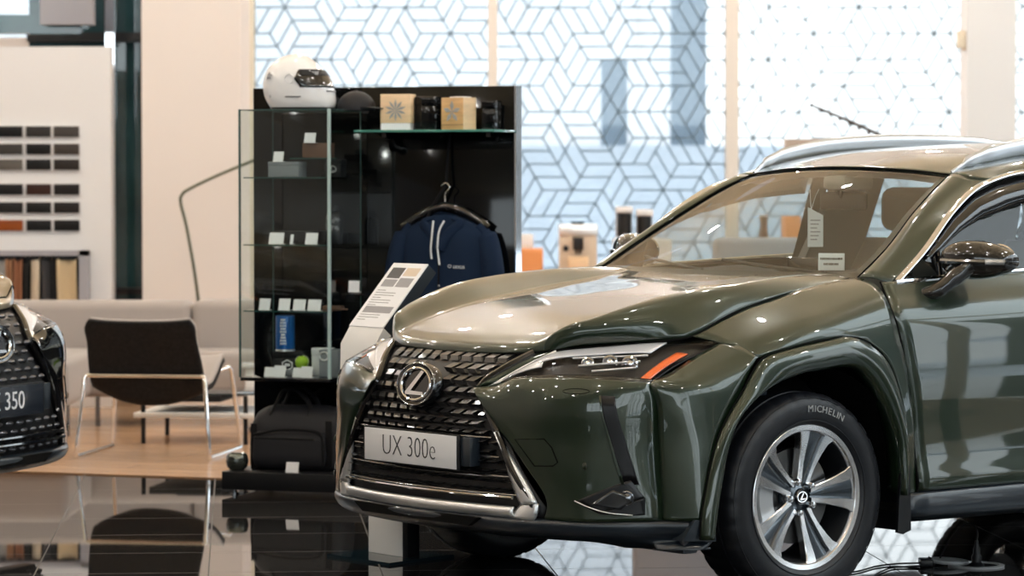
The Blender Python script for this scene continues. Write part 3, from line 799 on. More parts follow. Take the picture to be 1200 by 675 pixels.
for s in (1, -1):
    b = MB(); P = [(-1.03,.512,1.398),(-1.10,.522,1.436),(-1.22,.530,1.470),(-1.45,.535,1.503),(-1.80,.535,1.520),(-2.20,.535,1.515),(-2.50,.535,1.488),(-2.66,.530,1.450)]
    b.tube([(p[0], s * p[1], p[2] - .012) for p in P], [.006,.012,.015,.016,.016,.016,.015,.012,.006], 12, smooth=5, flat=2.1)
    rl = b.build('roof_rail', 'rail_metal', car)
    for x, z in ((-1.85,1.478),(-2.58,1.438)):
        b = MB(); b.box((x - .06, s * .535 - .012, z - .012), (x + .06, s * .535 + .012, z + .022), .004); b.build('rail_foot', 'black_plastic', rl)

# --- doors, side glass
DZ = [(1.030,.795),(.985,.828),(.940,.868),(.890,.886),(.800,.893),(.660,.896),(.520,.892),(.430,.894),(.370,.902),(.335,.898)]
def dx_front(z): return float(np.interp(z, [.335,.46,.64,.80,.94,1.03], [-.474,-.465,-.440,-.408,-.376,-.405]))
def dx_b(z): return float(np.interp(z, [.335,.9,1.06], [-1.50,-1.50,-1.52]))
def dx_c(z): return float(np.interp(z, [.335,.45,.62,.80,1.0,1.09], [-2.14,-2.18,-2.28,-2.40,-2.46,-2.48]))
def door_rows(fa, fb, lift0, lift1, n=5):
    rows = []
    for (z, y) in DZ:
        r = []
        for k in range(n):
            u = k / (n - 1); t = (z - .335) / .695
            lift = (lift0 + (lift1 - lift0) * u) * t ** 1.5
            zz = z + lift
            bow = .012 * math.sin(PI * min(1, (abs(fa(z) + (fb(z) - fa(z)) * u) - .4) / 2.2))
            r.append((fa(z) + (fb(z) - fa(z)) * u, y + bow * (.5 + .5 * (z < .9)), zz))
        rows.append(r)
    return rows
FD = door_rows(lambda z: dx_front(z) - .006, dx_b, -.005, .038)
RD = door_rows(lambda z: dx_b(z) - .006, dx_c, .038, .075)
doors = []
for s in (1, -1):
    d1 = panel('front_door', FD, 'paint', car, side=s, nv=4, nu=5); d2 = panel('rear_door', RD, 'paint', car, side=s, nv=4, nu=4)
    doors.append((d1, d2))
    for d, x in ((d1, -1.30), (d2, -2.20)):
        b = MB(); b.tube([(x + .10, s * .895, .955), (x + .07, s * .935, .962), (x - .07, s * .938, .966), (x - .10, s * .898, .966)], .011, 8, smooth=4, flat=1.3); b.build('door_handle', 'paint', d)
for s in (1, -1):
    b = MB(); b.tube([(dx_front(z) - .002, s * y, z) for z, y in [(1.026,.790)] + DZ[1:]], .0035, 6); b.build('door_gap', 'void', car)
    b = MB(); b.tube([(dx_b(z) - .003, s * (y + .010), z + .038 * max(0, (z - .335) / .695) ** 1.5) for z, y in DZ], .0035, 6); b.build('door_gap', 'void', car)
# sill
SILL = [[(-.40,.895,.330),(-.9,.905,.333),(-1.5,.908,.336),(-2.2,.902,.340)], [(-.40,.906,.300),(-.9,.914,.300),(-1.5,.916,.300),(-2.2,.910,.305)],
        [(-.40,.900,.255),(-.9,.905,.248),(-1.5,.906,.248),(-2.2,.902,.252)], [(-.42,.86,.230),(-.9,.86,.226),(-1.5,.86,.226),(-2.2,.86,.230)], [(-.42,.70,.29),(-.9,.70,.29),(-1.5,.70,.29),(-2.2,.70,.29)]]
both('sill_trim', SILL, 'navy_plastic', car, nv=3, nu=4)
# side windows (one clear pane per opening), frames
def sg(x, z): # y of the side glass plane at height z
    return float(np.interp(z, [1.0,1.12,1.25,1.33,1.40,1.44], [.795,.748,.702,.674,.640,.620])) + .01 * math.sin(PI * min(1, max(0, (-x - .5) / 2.2)))
TOPL = [(-.475,1.022),(-.650,1.128),(-.810,1.246),(-.950,1.327),(-1.07,1.364),(-1.20,1.388),(-1.40,1.404),(-1.70,1.415),(-2.10,1.410),(-2.45,1.375),(-2.70,1.290)]
def ztop(x): return float(np.interp(-x, [-p[0] for p in TOPL], [p[1] for p in TOPL]))
def zbelt(x): return float(np.interp(-x, [.475,1.0,1.5,2.4,2.75], [1.024,1.050,1.068,1.105,1.130]))
def window(name, x0, x1, mat, parent, s, n=14, pad=.012):
    G = []
    for k in range(n + 1):
        x = x0 + (x1 - x0) * k / n; z0 = zbelt(x) + .004; z1 = max(z0 + .002, ztop(x) - pad)
        G.append([(x, s * (sg(x, z0 + (z1 - z0) * q / 6) - .006), z0 + (z1 - z0) * q / 6) for q in range(7)])
    b = MB(); b.grid(G); return b.build(name, mat, parent, smooth=60)
for (d1, d2), s in zip(doors, (1, -1)):
    window('quarter_glass', -.50, -.690, 'glass_tint', d1, s)
    window('door_window', -.712, -1.47, 'glass_side', d1, s)
    window('door_window', -1.57, -2.28, 'glass_side', d2, s)
    window('rear_quarter_glass', -2.32, -2.66, 'glass_tint', d2, s)
    b = MB(); b.tube([(x, s * (sg(x, z) + .006), z) for x, z in TOPL], .0135, 10, smooth=4, flat=.7); b.build('window_trim', 'chrome', d1)
    b = MB(); b.tube([(x, s * (sg(x, zbelt(x)) + .010), zbelt(x)) for x in (-.47,-.8,-1.2,-1.5,-2.0,-2.5,-2.72)], .0105, 8, smooth=3, flat=.9); b.build('belt_trim', 'chrome', d1)
    b = MB(); b.tube([(-.695, s * (sg(-.7, 1.035) + .002), 1.030), (-.712, s * (sg(-.7, 1.15) + .002), 1.160)], .011, 8); b.build('window_divider', 'black_gloss', d1)
    b = MB()
    G = [[(x, s * (sg(x, z) - .002), z) for x in (-1.475, -1.52, -1.565)] for z in np.linspace(1.06, 1.41, 6)]
    b.grid(G); b.build('door_pillar_cover', 'black_gloss', d1)
    # smoked rain deflector along the top of the front window
    G = []
    for x in np.linspace(-.640, -1.46, 20):
        zt = ztop(x) - .010; h_ = min(.085, max(.012, (-x - .61) * .22)); 
        G.append([(x, s * (sg(x, zt) + .004), zt), (x - .012, s * (sg(x, zt - h_ * .5) + .022), zt - h_ * .5), (x - .02, s * (sg(x, zt - h_) + .024), zt - h_)])
    b = MB(); b.grid(G); o = b.build('rain_deflector', 'black_gloss', d1, smooth=60)
    md = o.modifiers.new('thickness', 'SOLIDIFY'); md.thickness = .003
# body side behind the doors (rear quarter) and tail
RQ = []
for k, (z, y) in enumerate(DZ):
    t = (z - .335) / .695; l = .075 * t ** 1.5
    xs = [dx_c(z) - .005, dx_c(z) - .25, -2.95, -3.20, -3.38 + .03 * abs(z - .8)]
    if z < .78:
        zz = math.sqrt(max(.0, .43 ** 2 - (z - .34) ** 2))
        xs[0] = -2.64 + zz + .02
        RQ.append(None); continue
    yy = [y + .006, y + .012, y, y - .06, y - .17]
    RQ.append([(x, q, z + l + .02 * j) for j, (x, q) in enumerate(zip(xs, yy))])
both('rear_quarter', [r for r in RQ if r], 'paint', car)
def arch_side(s):
    b = MB(); G = []
    for k in range(21):
        a = -.28 + (PI + .56) * k / 20
        cx, cz = -2.64 + .425 * math.cos(a), .34 + .425 * math.sin(a)
        top = .84
        ox = min(-2.14, max(-3.15, -2.64 + .55 * math.cos(a) * 1.05)); oz = top if 5 <= k <= 15 else max(.31, min(top, .34 + .62 * math.sin(a)))
        G.append([(cx, s * .90, max(cz, .27)), ((cx + ox) / 2, s * .905, (max(cz, .27) + oz) / 2), (ox, s * .898, oz)])
    b.grid(G); return b.build('rear_arch', 'paint', car, smooth=50)
arch_side(1); arch_side(-1)
PR = [(-3.38,1.06),(-3.50,.98),(-3.52,.82),(-3.50,.70),(-3.56,.62),(-3.56,.45),(-3.50,.30)]
TAIL = [[(x + .30 * (abs(u) ** 3), u * .86, z) for u in (-1,-.85,-.5,0,.5,.85,1)] for x, z in PR]
panel('tailgate', TAIL, 'paint', car, nv=3, nu=3, thick=.005)
for s in (1, -1):
    both_ = [[(-3.10,.900,.90),(-3.15,.89,.60),(-3.12,.88,.30)], [(-3.22,.86,.92),(-3.28,.86,.60),(-3.22,.86,.30)]]
    panel('rear_bumper_corner', both_, 'paint', car, side=s)
RW = [[(-2.95,0,1.430),(-2.95,.35,1.418),(-2.93,.60,1.36)], [(-3.20,0,1.26),(-3.19,.35,1.25),(-3.15,.68,1.21)], [(-3.38,0,1.07),(-3.37,.35,1.07),(-3.28,.76,1.07)]]
panel('rear_window', full(RW), 'glass_tint', car, thick=0)
both('rear_pillar', [[(-2.66,.690,1.31),(-2.90,.680,1.30),(-2.93,.600,1.36)], [(-2.72,.775,1.14),(-3.0,.76,1.17),(-3.15,.68,1.21)], [(-2.46,.815,1.105),(-2.95,.82,1.09),(-3.28,.76,1.07)]], 'paint', car)
b = MB(); b.tube([(-3.26,-.80,.97),(-3.49,-.45,.98),(-3.52,0,.985),(-3.49,.45,.98),(-3.26,.80,.97)], .022, 8, smooth=5); b.build('tail_light', 'tail_red', car)

# --- underbody, floor
b = MB(); b.box((-3.30,-.60,.29),(.70,.60,.46),.03); b.box((-2.05,-.78,.29),(-.50,.78,.36),.02); b.box((.42,-.74,.24),(.70,.74,.60),.02); b.box((-.46,-.62,.30),(.62,.62,.76),.02)
b.box((-.50,-.78,.30),(-.46,.78,.94)); b.build('underbody', 'void', car)
b = MB(); b.box((-2.95,-.82,.30),(-.46,.82,.42),.02); b.box((-3.36,-.78,.42),(-2.95,.78,.95),.03); b.build('cabin_floor', 'trim_dark', car)

# --- interior
dash = [[(-.44,0,1.000),(-.44,.3,1.000),(-.47,.60,1.000),(-.52,.74,.99)], [(-.60,0,1.022),(-.62,.3,1.026),(-.65,.60,1.020),(-.68,.75,1.00)],
        [(-.82,0,1.020),(-.82,.3,1.048),(-.82,.60,1.020),(-.82,.77,1.0)], [(-.92,0,.965),(-.92,.3,.99),(-.90,.60,.97),(-.90,.78,.95)], [(-.90,0,.70),(-.90,.3,.72),(-.88,.60,.70),(-.88,.78,.70)]]
da = panel('dashboard', full(dash), 'trim_dark', car, nv=4, nu=3, thick=.006)
b = MB(); b.box((-.855,-.13,1.00),(-.842,.13,1.085),.006); b.build('display_screen', 'black_gloss', da)
b = MB(); c = Vector((-1.00,.36,.96)); ax = Vector((-.92,0,.38)).normalized(); u_ = Vector((0,1,0)); v_ = ax.cross(u_)
b.tube([c + (u_ * math.cos(2*PI*k/32) + v_ * math.sin(2*PI*k/32)) * .185 for k in range(32)], .015, 8, closed=True)
b.tube([c - u_ * .17, c + ax * -.02, c + u_ * .17], .018, 8); b.tube([c, c - v_ * .17], .016, 8); b.sphere(c, .06, 16, 10, (.5,1,1)); b.build('steering_wheel', 'trim_dark', da)
def seat(x, y, w, name, heads):
    b = MB()
    b.box((x - .02, y - w, .50), (x + .50, y + w, .64), .05, seg=3)
    st = b.build(name, 'seat_trim', car, subsurf=1)
    b = MB()
    prof = [(x + .06,.58,.13),(x - .02,.80,.12),(x - .09,1.02,.10),(x - .13,1.14,.07)]
    G = []
    for (px, pz, dpt) in prof:
        ring = []
        for k in range(20):
            a = 2 * PI * k / 20
            ca, sa = math.cos(a), math.sin(a)
            ring.append((px + math.copysign(abs(ca) ** .6, ca) * dpt * .55, y + math.copysign(abs(sa) ** .45, sa) * w * (1 if pz < 1.1 else .86), pz))
        G.append(ring)
    b.grid(G, close_u=True); b.bm.verts.ensure_lookup_table(); n_ = len(b.bm.verts); b.bm.faces.new(b.bm.verts[n_ - 20:])
    b.build('seat_back', 'seat_trim', st, smooth=60)
    for hy in heads:
        b = MB(); b.box((x - .205, y + hy - .135, 1.165), (x - .095, y + hy + .135, 1.335), .045, seg=4); b.tube([(x - .14, y + hy - .05, 1.10), (x - .15, y + hy - .05, 1.2)], .006, 6); b.tube([(x - .14, y + hy + .05, 1.10), (x - .15, y + hy + .05, 1.2)], .006, 6)
        b.build('headrest', 'seat_trim', st, smooth=60)
seat(-1.57, .37, .25, 'front_seat', (0,)); seat(-1.57, -.37, .25, 'front_seat', (0,)); seat(-2.58, 0, .62, 'rear_seat', (-.36, .36))
for s in (1, -1):
    b = MB(); b.prism([(-1.40,s*.74,.95),(-1.72,s*.74,.95),(-1.80,s*.62,1.41),(-1.57,s*.62,1.41)], (0, -s * .04, 0)); b.build('inner_pillar', 'seat_trim', car); b = MB(); b.prism([(-2.08,s*.74,.95),(-2.62,s*.74,.95),(-2.60,s*.63,1.40),(-2.16,s*.63,1.40)], (0, -s * .04, 0))
    b.build('inner_pillar', 'seat_trim', car)
for s in (1, -1):
    for x0, x1 in ((-.50, -1.48), (-1.55, -2.40)): b = MB(); b.box((x1, min(s*.74, s*.79), .45), (x0, max(s*.74, s*.79), 1.02), .015); b.build('door_card', 'trim_dark', car)
b = MB(); b.box((-1.09,-.05,1.325),(-.935,.07,1.383),.02); b.build('sensor_housing', 'seat_trim', car)
b = MB(); b.box((-1.005,-.115,1.255),(-.985,.125,1.320),.012, seg=3); b.tube([(-.98,0,1.33),(-.99,0,1.30)], .01, 6); b.build('rear_view_mirror', 'trim_dark', car)

# --- door mirrors
for s in (1, -1):
    b = MB(); G = []
    for u in np.linspace(0, 1, 15):          # inner to outer
        y = .815 + .205 * u; xc = -.716 - .085 * u
        f = math.sin(PI * min(1, .10 + .86 * u)) ** .45
        hx = .088 * f * (1 - .25 * u); hz = .072 * f * (1 - .30 * u ** 1.5)
        zc = 1.098 - .006 * u
        G.append([(xc + hx * math.copysign(abs(math.cos(a)) ** .75, math.cos(a)), s * y, zc + hz * math.copysign(abs(math.sin(a)) ** .8, math.sin(a))) for a in [2 * PI * k / 28 for k in range(28)]])
    b.grid(G, close_u=True); b.bm.faces.new([v for v in b.bm.verts][:28]); b.bm.faces.new([v for v in b.bm.verts][-28:])
    bm = b.bm; faces = list(bm.faces)
    mr = b.build('side_mirror', 'mirror_black', car, smooth=60)
    # indicator strip round the front of the head
    b = MB(); P = []
    for u in np.linspace(.05, .97, 14):
        y = .815 + .205 * u; f = math.sin(PI * min(1, .10 + .86 * u)) ** .45; hx = .088 * f * (1 - .25 * u)
        P.append((-.716 - .085 * u + hx + .001, s * y, 1.094 - .004 * u))
    b.tube(P, .010, 8, flat=1.0); b.build('mirror_indicator', 'dark_chrome', mr)
    b = MB(); b.tube([(P[k][0] + .004, P[k][1], P[k][2]) for k in range(10, 14)], .0095, 8); b.build('indicator_lens', 'lens_white', mr)
    b = MB(); b.tube([(-.585, s * .800, .978), (-.612, s * .845, .992), (-.665, s * .872, 1.035), (-.71, s * .90, 1.075)], [.034, .036, .042, .046], 14, smooth=4, flat=.75)
    b.build('mirror_arm', 'mirror_black', mr)
    b = MB(); b.lathe([(.0, 0), (.060, .001), (.064, -.004)], 24, 'X', Matrix.Translation((-.836, s * .915, 1.095)) @ Matrix.Diagonal((1, 1.25, .85, 1))); b.build('mirror_glass', 'chrome', mr)

# --- loose items in the car
sg_ = empty('dashboard_sign', (0, 0, 0), 0); sg_.parent = None
fwv = car.rotation_euler.z
def car_to_world(p):
    c, s_ = math.cos(fwv), math.sin(fwv)
    return Vector((car.location.x + c * p[0] - s_ * p[1], car.location.y + s_ * p[0] + c * p[1], p[2]))
sg_.location = car_to_world((-.70, .25, 1.046)); sg_.rotation_euler = (0, 0, fwv + .75)
tag(sg_, 'small white card sign on the dashboard behind the green car windscreen', 'sign')
b = MB(); b.boxm((.003, .092, .062), Matrix.Translation((0, 0, .031)) @ Matrix.Rotation(-.25, 4, 'Y'), .001); b.build('sign_card', 'card', sg_)
b = MB(); b.boxm((.03, .085, .003), Matrix.Translation((-.015, 0, .0025)), .001); b.build('sign_foot', 'card', sg_)
tm = Matrix.Translation((.0025, 0, .031)) @ Matrix.Rotation(-.25, 4, 'Y')
b = MB()
rr = random.Random(3)
for k, (z, n) in enumerate(((.011, 13), (-.008, 9))):
    x = -n * .0030
    for q in range(n):
        w = rr.uniform(.0038, .0055); b.box((0, x, z - .0036), (.0012, x + w, z + .0036)); x += .0060
bmesh.ops.transform(b.bm, matrix=tm, verts=b.bm.verts); b.build('sign_lettering', 'ink', sg_, smooth=0)
tg = empty('hanging_tag', car_to_world((-.955, -.10, 1.285)), fwv + .75); tag(tg, 'pale paper tag hanging from the mirror inside the green car', 'tag')
b = MB(); b.prism([(0,-.028,-.02),(0,.028,-.05),(0,.028,-.165),(0,-.028,-.165)][::1], (.002, 0, 0)); b.build('tag_card', 'card', tg)
b = MB(); b.tube([(0.001,-.016,-.028),(.001,-.018,.0),(0,-.02,.045)], .0015, 6); b.tube([(.001,-.015,-.028),(.003,0,.02),(0,.012,.045)], .0012, 6); b.build('tag_string', 'cord_white', tg)
b = MB()
for k in range(6): b.box((.0018,-.018,-.07 - .014 * k),(.0028,.018 - .006 * (k % 3),-.066 - .014 * k))
b.build('tag_print', 'grey_ink', tg, smooth=0)
# ================================================================== the room
ROOMZ = R(4.93)
def slab(name, lo, hi, mat, loc=(0, 0, 0), rz=0.0, kind='structure', bev=0.0, label=None):
    b = MB(); b.box(lo, hi, bev); o = b.build(name, mat, None, kind=kind, smooth=30); o.location = loc; o.rotation_euler = (0, 0, rz)
    return o
CZ = 5.2
slab('floor', (-16, -22, -.10), (16, 16, 0), 'tile', (-1.055, 11.059, 0), ROOMZ)
slab('floor_wood', (-7, 0, -.02), (1.05, 7.5, .006), 'oak', (-1.161, 14.44, 0), R(-18.8))
slab('ceiling', (-12, -9, CZ), (6.5, 24.6, CZ + .15), 'ceiling')
slab('wall_left', (-12, -9, 0), (-11.8, 24.6, CZ), 'wall_warm')
slab('wall_front', (-12, -9, 0), (-8, -8.8, CZ), 'wall_warm')
b = MB()
for x in np.arange(-8, 6.3, 2.05): b.box((x - .05, -9, 0), (x + .05, -8.85, CZ))
b.box((-8, -9, 0), (6.4, -8.85, 2.3)); b.box((-8, -9, 4.9), (6.4, -8.85, CZ)); b.build('trim_9', 'mullion', None, kind='structure')
slab('window_8', (-8, -8.95, 2.3), (6.3, -8.93, 4.9), 'pane')
# the column beside the display and the sample wall
slab('trim_1', (-2.200, 19.0, 0), (-1.610, 19.62, CZ), 'wall_warm')['kind'] = 'structure'
slab('wall_samples', (-11.8, 19.0, 0), (-2.385, 19.12, 2.150), 'wall_white')
slab('wall_back', (-11.8, 21.2, 0), (-3.2, 21.35, 2.30), 'wall_warm')
# dark glass strip and the upper window behind the sample wall
w = slab('window_1', (-3.2, 21.2, 0), (-1.90, 21.24, CZ), 'teal_glass')
b = MB()
for x, w_ in ((-2.66, .03), (-2.36, .09)): b.box((x - w_, 21.10, 0), (x + w_, 21.20, CZ))
b.box((-3.2, 21.10, 2.27), (-1.9, 21.2, 2.33)); b.box((-3.2, 21.10, .60), (-1.9, 21.2, .64)); b.build('window_frame', 'black_plastic', w)
w = slab('window_2', (-11.8, 21.25, 2.30), (-3.2, 21.27, CZ), 'pane_film')
b = MB()
for x in (-4.6, -6.0, -8.0): b.box((x - .04, 21.2, 2.30), (x + .04, 21.32, CZ))
b.build('window_frame', 'mullion', w)
slab('trim_2', (-11.8, 20.2, 2.28), (-2.72, 20.3, 2.40), 'teal_glass')
slab('trim_3', (-2.95, 20.0, 2.33), (-2.62, 20.12, CZ), 'sofa_grey')
slab('trim_4', (-2.62, 20.6, 0), (-2.56, 20.7, CZ), 'chrome')

# --- the patterned window wall at the back
def film(x0, x1, z0, z1, y, s, seed):
    """lozenge pattern: hexagons cut in three rhombs, each rhomb split by one bar"""
    rg = random.Random(seed); b = MB(); done = set()
    h = s * math.sqrt(3) / 2; wd = .0115
    def seg(p, q):
        k = tuple(sorted(((round(p[0], 3), round(p[1], 3)), (round(q[0], 3), round(q[1], 3)))))
        if k in done: return
        done.add(k)
        # clip to the pane
        t0, t1 = 0.0, 1.0; dx, dz = q[0] - p[0], q[1] - p[1]
        for d, lo, hi, o in ((dx, x0, x1, p[0]), (dz, z0, z1, p[1])):
            if abs(d) < 1e-9:
                if o < lo or o > hi: return
            else:
                a, c = (lo - o) / d, (hi - o) / d
                if a > c: a, c = c, a
                t0 = max(t0, a); t1 = min(t1, c)
        if t1 - t0 < .02: return
        P = (p[0] + dx * t0, p[1] + dz * t0); Q = (p[0] + dx * t1, p[1] + dz * t1)
        L = math.hypot(Q[0] - P[0], Q[1] - P[1]); nx, nz = -(Q[1] - P[1]) / L * wd / 2, (Q[0] - P[0]) / L * wd / 2
        b.prism([(P[0] + nx, y, P[1] + nz), (Q[0] + nx, y, Q[1] + nz), (Q[0] - nx, y, Q[1] - nz), (P[0] - nx, y, P[1] - nz)], (0, .003, 0))
    rows = int((z1 - z0) / (1.5 * s)) + 3; cols = int((x1 - x0) / (2 * h)) + 3
    # flat-topped hexagons
    for i in range(-1, int((x1 - x0) / (1.5 * s)) + 2):
        for j in range(-1, int((z1 - z0) / (2 * h)) + 2):
            cx = x0 + 1.5 * s * i; cz = z0 + 2 * h * j + (h if i % 2 else 0)
            V = [(cx + s * math.cos(R(60 * k)), cz + s * math.sin(R(60 * k))) for k in range(6)]
            r = rg.choice((0, 1)); C = (cx, cz)
            for k in range(6): seg(V[k], V[(k + 1) % 6])
            for k in (r, r + 2, r + 4): seg(C, V[k % 6])
            for k in (r, r + 2, r + 4):
                A, Bm, D_ = V[k % 6], V[(k + 1) % 6], V[(k + 2) % 6]      # rhomb C A Bm D_
                if rg.random() < .5: seg(((C[0] + A[0]) / 2, (C[1] + A[1]) / 2), ((D_[0] + Bm[0]) / 2, (D_[1] + Bm[1]) / 2))
                else: seg(((C[0] + D_[0]) / 2, (C[1] + D_[1]) / 2), ((A[0] + Bm[0]) / 2, (A[1] + Bm[1]) / 2))
    return b
BAYS = [(-1.93, -.179), (-.109, 1.601), (1.697, 3.50), (3.60, 6.2)]
for k, (x0, x1) in enumerate(BAYS):
    w = slab('window_%d' % (k + 3), (x0, 24.02, .02), (x1, 24.03, CZ), 'pane_film')
    if x0 < 4: film(x0, x1, .3, 3.5, 24.000, .226, 5 + k).build('film_pattern', 'film_line', w, smooth=0)
b = MB()
for x0, x1 in ((-.179, -.109), (1.601, 1.697), (3.50, 3.60)): b.box((x0, 23.93, 0), (x1, 24.08, CZ))
b.build('trim_5', 'mullion', None, kind='structure')
slab('trim_6', (-1.99, 23.9, 0), (-1.93, 24.1, CZ), 'wall_cream')
slab('trim_7', (2.846, 20.0, 0), (3.150, 20.3, CZ), 'col_white')
slab('wall_added_header', (-2.2, 23.7, 3.45), (6.3, 23.9, CZ), 'wall_warm')  # unseen header, added so the hood reflects less of the bright window
th = empty('thermostat', (2.842, 20.10, 2.24)); tag(th, 'small beige wall box high on the white column by the windows', 'wall box')
b = MB(); b.box((-.045, -.05, -.055), (.003, .05, .055), .010); b.build('cover', 'wall_cream', th)
b = MB(); b.box((-.02, -.054, -.07), (.003, .03, -.052), .004); b.build('cable_clip', 'beige', th)

# --- window wall on the right and behind the camera (seen in the reflections)
b = MB()
for y in np.arange(-8, 24.1, 2.0): b.box((6.25, y - .05, 0), (6.40, y + .05, CZ))
b.box((6.25, -8.8, 2.75), (6.40, 24.2, 2.84)); b.box((6.25, -8.8, 5.05), (6.4, 24.2, CZ)); b.box((6.25, -8.8, 0), (6.4, 24.2, .12))
b.build('wall_right', 'mullion', None, kind='structure')
slab('window_7', (6.3, -8.8, .1), (6.32, 24.2, 5.05), 'pane')

# --- outdoors
slab('ground', (-60, -60, -.30), (90, 110, -.15), 'snow')
slab('outside_wall', (-8, 35.5, -.2), (14, 35.8, 1.73), 'outside_wall')
b = MB(); b.box((1.01, 36, -.2), (1.30, 36.4, 2.70)); ob = b.build('outside_pillar', 'outside_dark', None, kind='structure')
b = MB(); b.box((1.80, 36, -.2), (2.19, 36.4, 4.6)); ob = b.build('outside_pillar', 'outside_dark', None, kind='structure')
b = MB(); b.box((-14, 46, -.2), (2.6, 52, 7.5)); b.build('outside_building', 'outside_pale', None, kind='structure')
b = MB(); b.box((30, -40, -.2), (36, 4, 13.0)); b.box((30, 7.5, -.2), (36, 14, 9.0)); b.box((30, 14, -.2), (36, 60, 12.0)); b.build('outside_building', 'outside_brick', None, kind='structure')  # unseen blocks, made tall and dark to cut sky reflections on the car
b = MB()
for k in range(12): b.box((29.9, -27 + 7 * k, 1.2), (30.0, -24 + 7 * k, 3.6))
b.build('outside_windows', 'dark_glass', None, kind='structure')

# --- added globe pendants in place of recessed spots, hung low to light the ceiling
first = None
for j, y in enumerate(np.arange(5.7, 23, 2.15)):
    for i, x in enumerate(np.arange(-7.2, 6, 2.0)):
        px = x + (.5 if j % 2 else 0)
        if first is None:
            first = empty('added_pendant', (px, y, CZ - 1.15), 0, 'added globe lamp on a thin cord, put in to light the beige ceiling', 'ceiling light', 'added globe lamps under the ceiling')
            b = MB(); b.sphere((0, 0, 0), .055, 20, 12); b.build('globe', 'added_glow', first)
            b = MB(); b.lathe([(0, .075), (.018, .075), (.022, .052), (.020, .050)], 16); b.build('holder', 'white', first)
            b = MB(); b.tube([(0, 0, .075), (0, 0, 1.13)], .003, 6); b.build('cord', 'white', first)
            b = MB(); b.lathe([(.05, 1.15), (.048, 1.135), (.01, 1.125), (0, 1.125)], 20); b.build('canopy', 'white', first)
        else: copy_tree(first, None, (px, y, CZ - 1.15))

# ================================================================== merchandise display
DZ0 = Vector((-.785, 13.72, 0)); DR = R(-18)
def D(x, y, z):
    c, s = math.cos(DR), math.sin(DR)
    return Vector((DZ0.x + c * x - s * y, DZ0.y + s * x + c * y, z))
ds = empty('display_stand', D(0, 0, 0), DR, 'tall glossy black display stand with low plinth behind the green car', 'display stand')
b = MB(); b.box((-.527, .42, .03), (.700, .50, 1.771), .003); b.build('back_panel', 'panel_black', ds)
b = MB(); b.box((.700, .42, .03), (.707, .50, 1.771)); b.build('side_edge', 'chrome', ds)
b = MB(); b.box((-.475, -.07, .022), (.700, .42, .100), .003); b.build('plinth', 'black_plastic', ds)
for x, y in ((-.43, -.03), (.66, -.03), (-.43, .38), (.66, .38)):
    b = MB(); b.lathe([(.018, 0), (.018, .008), (.010, .010), (.010, .024)], 16, mat=Matrix.Translation((x, y, 0))); b.build('foot', 'dark_chrome', ds)
gc = empty('glass_cabinet', D(0, 0, 0), DR, 'glass showcase with four shelves fixed to the black display stand', 'showcase')
b = MB(); b.box((-.416, .0, .490), (.0, .384, .506), .002); b.box((-.40, .384, .50), (-.02, .42, .56)); b.build('base', 'black_gloss', gc)
for nm, lo, hi in (('front_pane', (-.416, 0, .506), (0, .0005, 1.664)), ('side_pane', (-.4165, 0, .506), (-.416, .384, 1.664)), ('side_pane', (0, 0, .506), (.0005, .384, 1.664)), ('top_pane', (-.416, 0, 1.664), (0, .384, 1.6645))):
    b = MB()
    x0, y0, z0 = lo; x1, y1, z1 = hi
    if nm == 'front_pane': P = [(x0, y0, z0), (x1, y0, z0), (x1, y0, z1), (x0, y0, z1)]
    elif nm == 'side_pane': P = [(x0, y0, z0), (x0, y1, z0), (x0, y1, z1), (x0, y0, z1)]
    else: P = [(x0, y0, z0), (x1, y0, z0), (x1, y1, z0), (x0, y1, z0)]
    b.bm.faces.new([b.bm.verts.new(p) for p in P]); b.build(nm, 'glass_case', gc, smooth=0)
b = MB(); b.box((-.006, -.006, .506), (.006, .006, 1.668)); b.build('front_edge', 'case_edge', gc)
b = MB(); b.box((-.420, -.004, .506), (-.412, .004, 1.668)); b.build('front_edge', 'case_edge_dark', gc)
for x in (-.416, 0):
    b = MB(); b.box((x - .002, .380, .506), (x + .002, .384, 1.668)); b.box((x - .002, 0, 1.663), (x + .002, .384, 1.667)); b.build('pane_edge', 'case_edge_dark', gc)
b = MB(); b.box((-.416, -.002, 1.662), (0, .002, 1.667)); b.box((-.416, .381, 1.662), (0, .384, 1.667)); b.build('pane_edge', 'case_edge_dark', gc)
SH = [.795, 1.082, 1.374]
for z in SH:
    s_ = MB(); s_.bm.faces.new([s_.bm.verts.new(p) for p in ((-.41, .03, z), (-.006, .03, z), (-.006, .38, z), (-.41, .38, z))]); sh = s_.build('shelf', 'glass_case', gc, smooth=0)
    b = MB(); b.box((-.41, .027, z - .005), (-.006, .031, z)); b.build('shelf_edge', 'shelf_edge', sh)
s_ = MB(); s_.bm.faces.new([s_.bm.verts.new(p) for p in ((-.22, .10, 1.458), (-.006, .10, 1.458), (-.006, .36, 1.458), (-.22, .36, 1.458))]); sh = s_.build('shelf', 'glass_case', gc, smooth=0)
b = MB(); b.box((-.22, .096, 1.453), (-.006, .101, 1.458)); b.build('shelf_edge', 'shelf_edge', sh)
gs = empty('glass_shelf', D(.39, .28, 1.578), DR, 'green edged glass shelf on the black panel under two wooden boxes', 'shelf')
b = MB(); b.box((-.33, -.14, -.010), (.31, .14, 0), .001); b.build('glass_plate', 'glass_edge', gs)
b = MB()
for x in (-.25, .23): b.box((x - .01, .02, -.03), (x + .01, .14, -.0105))
b.build('bracket', 'black_gloss', gs)

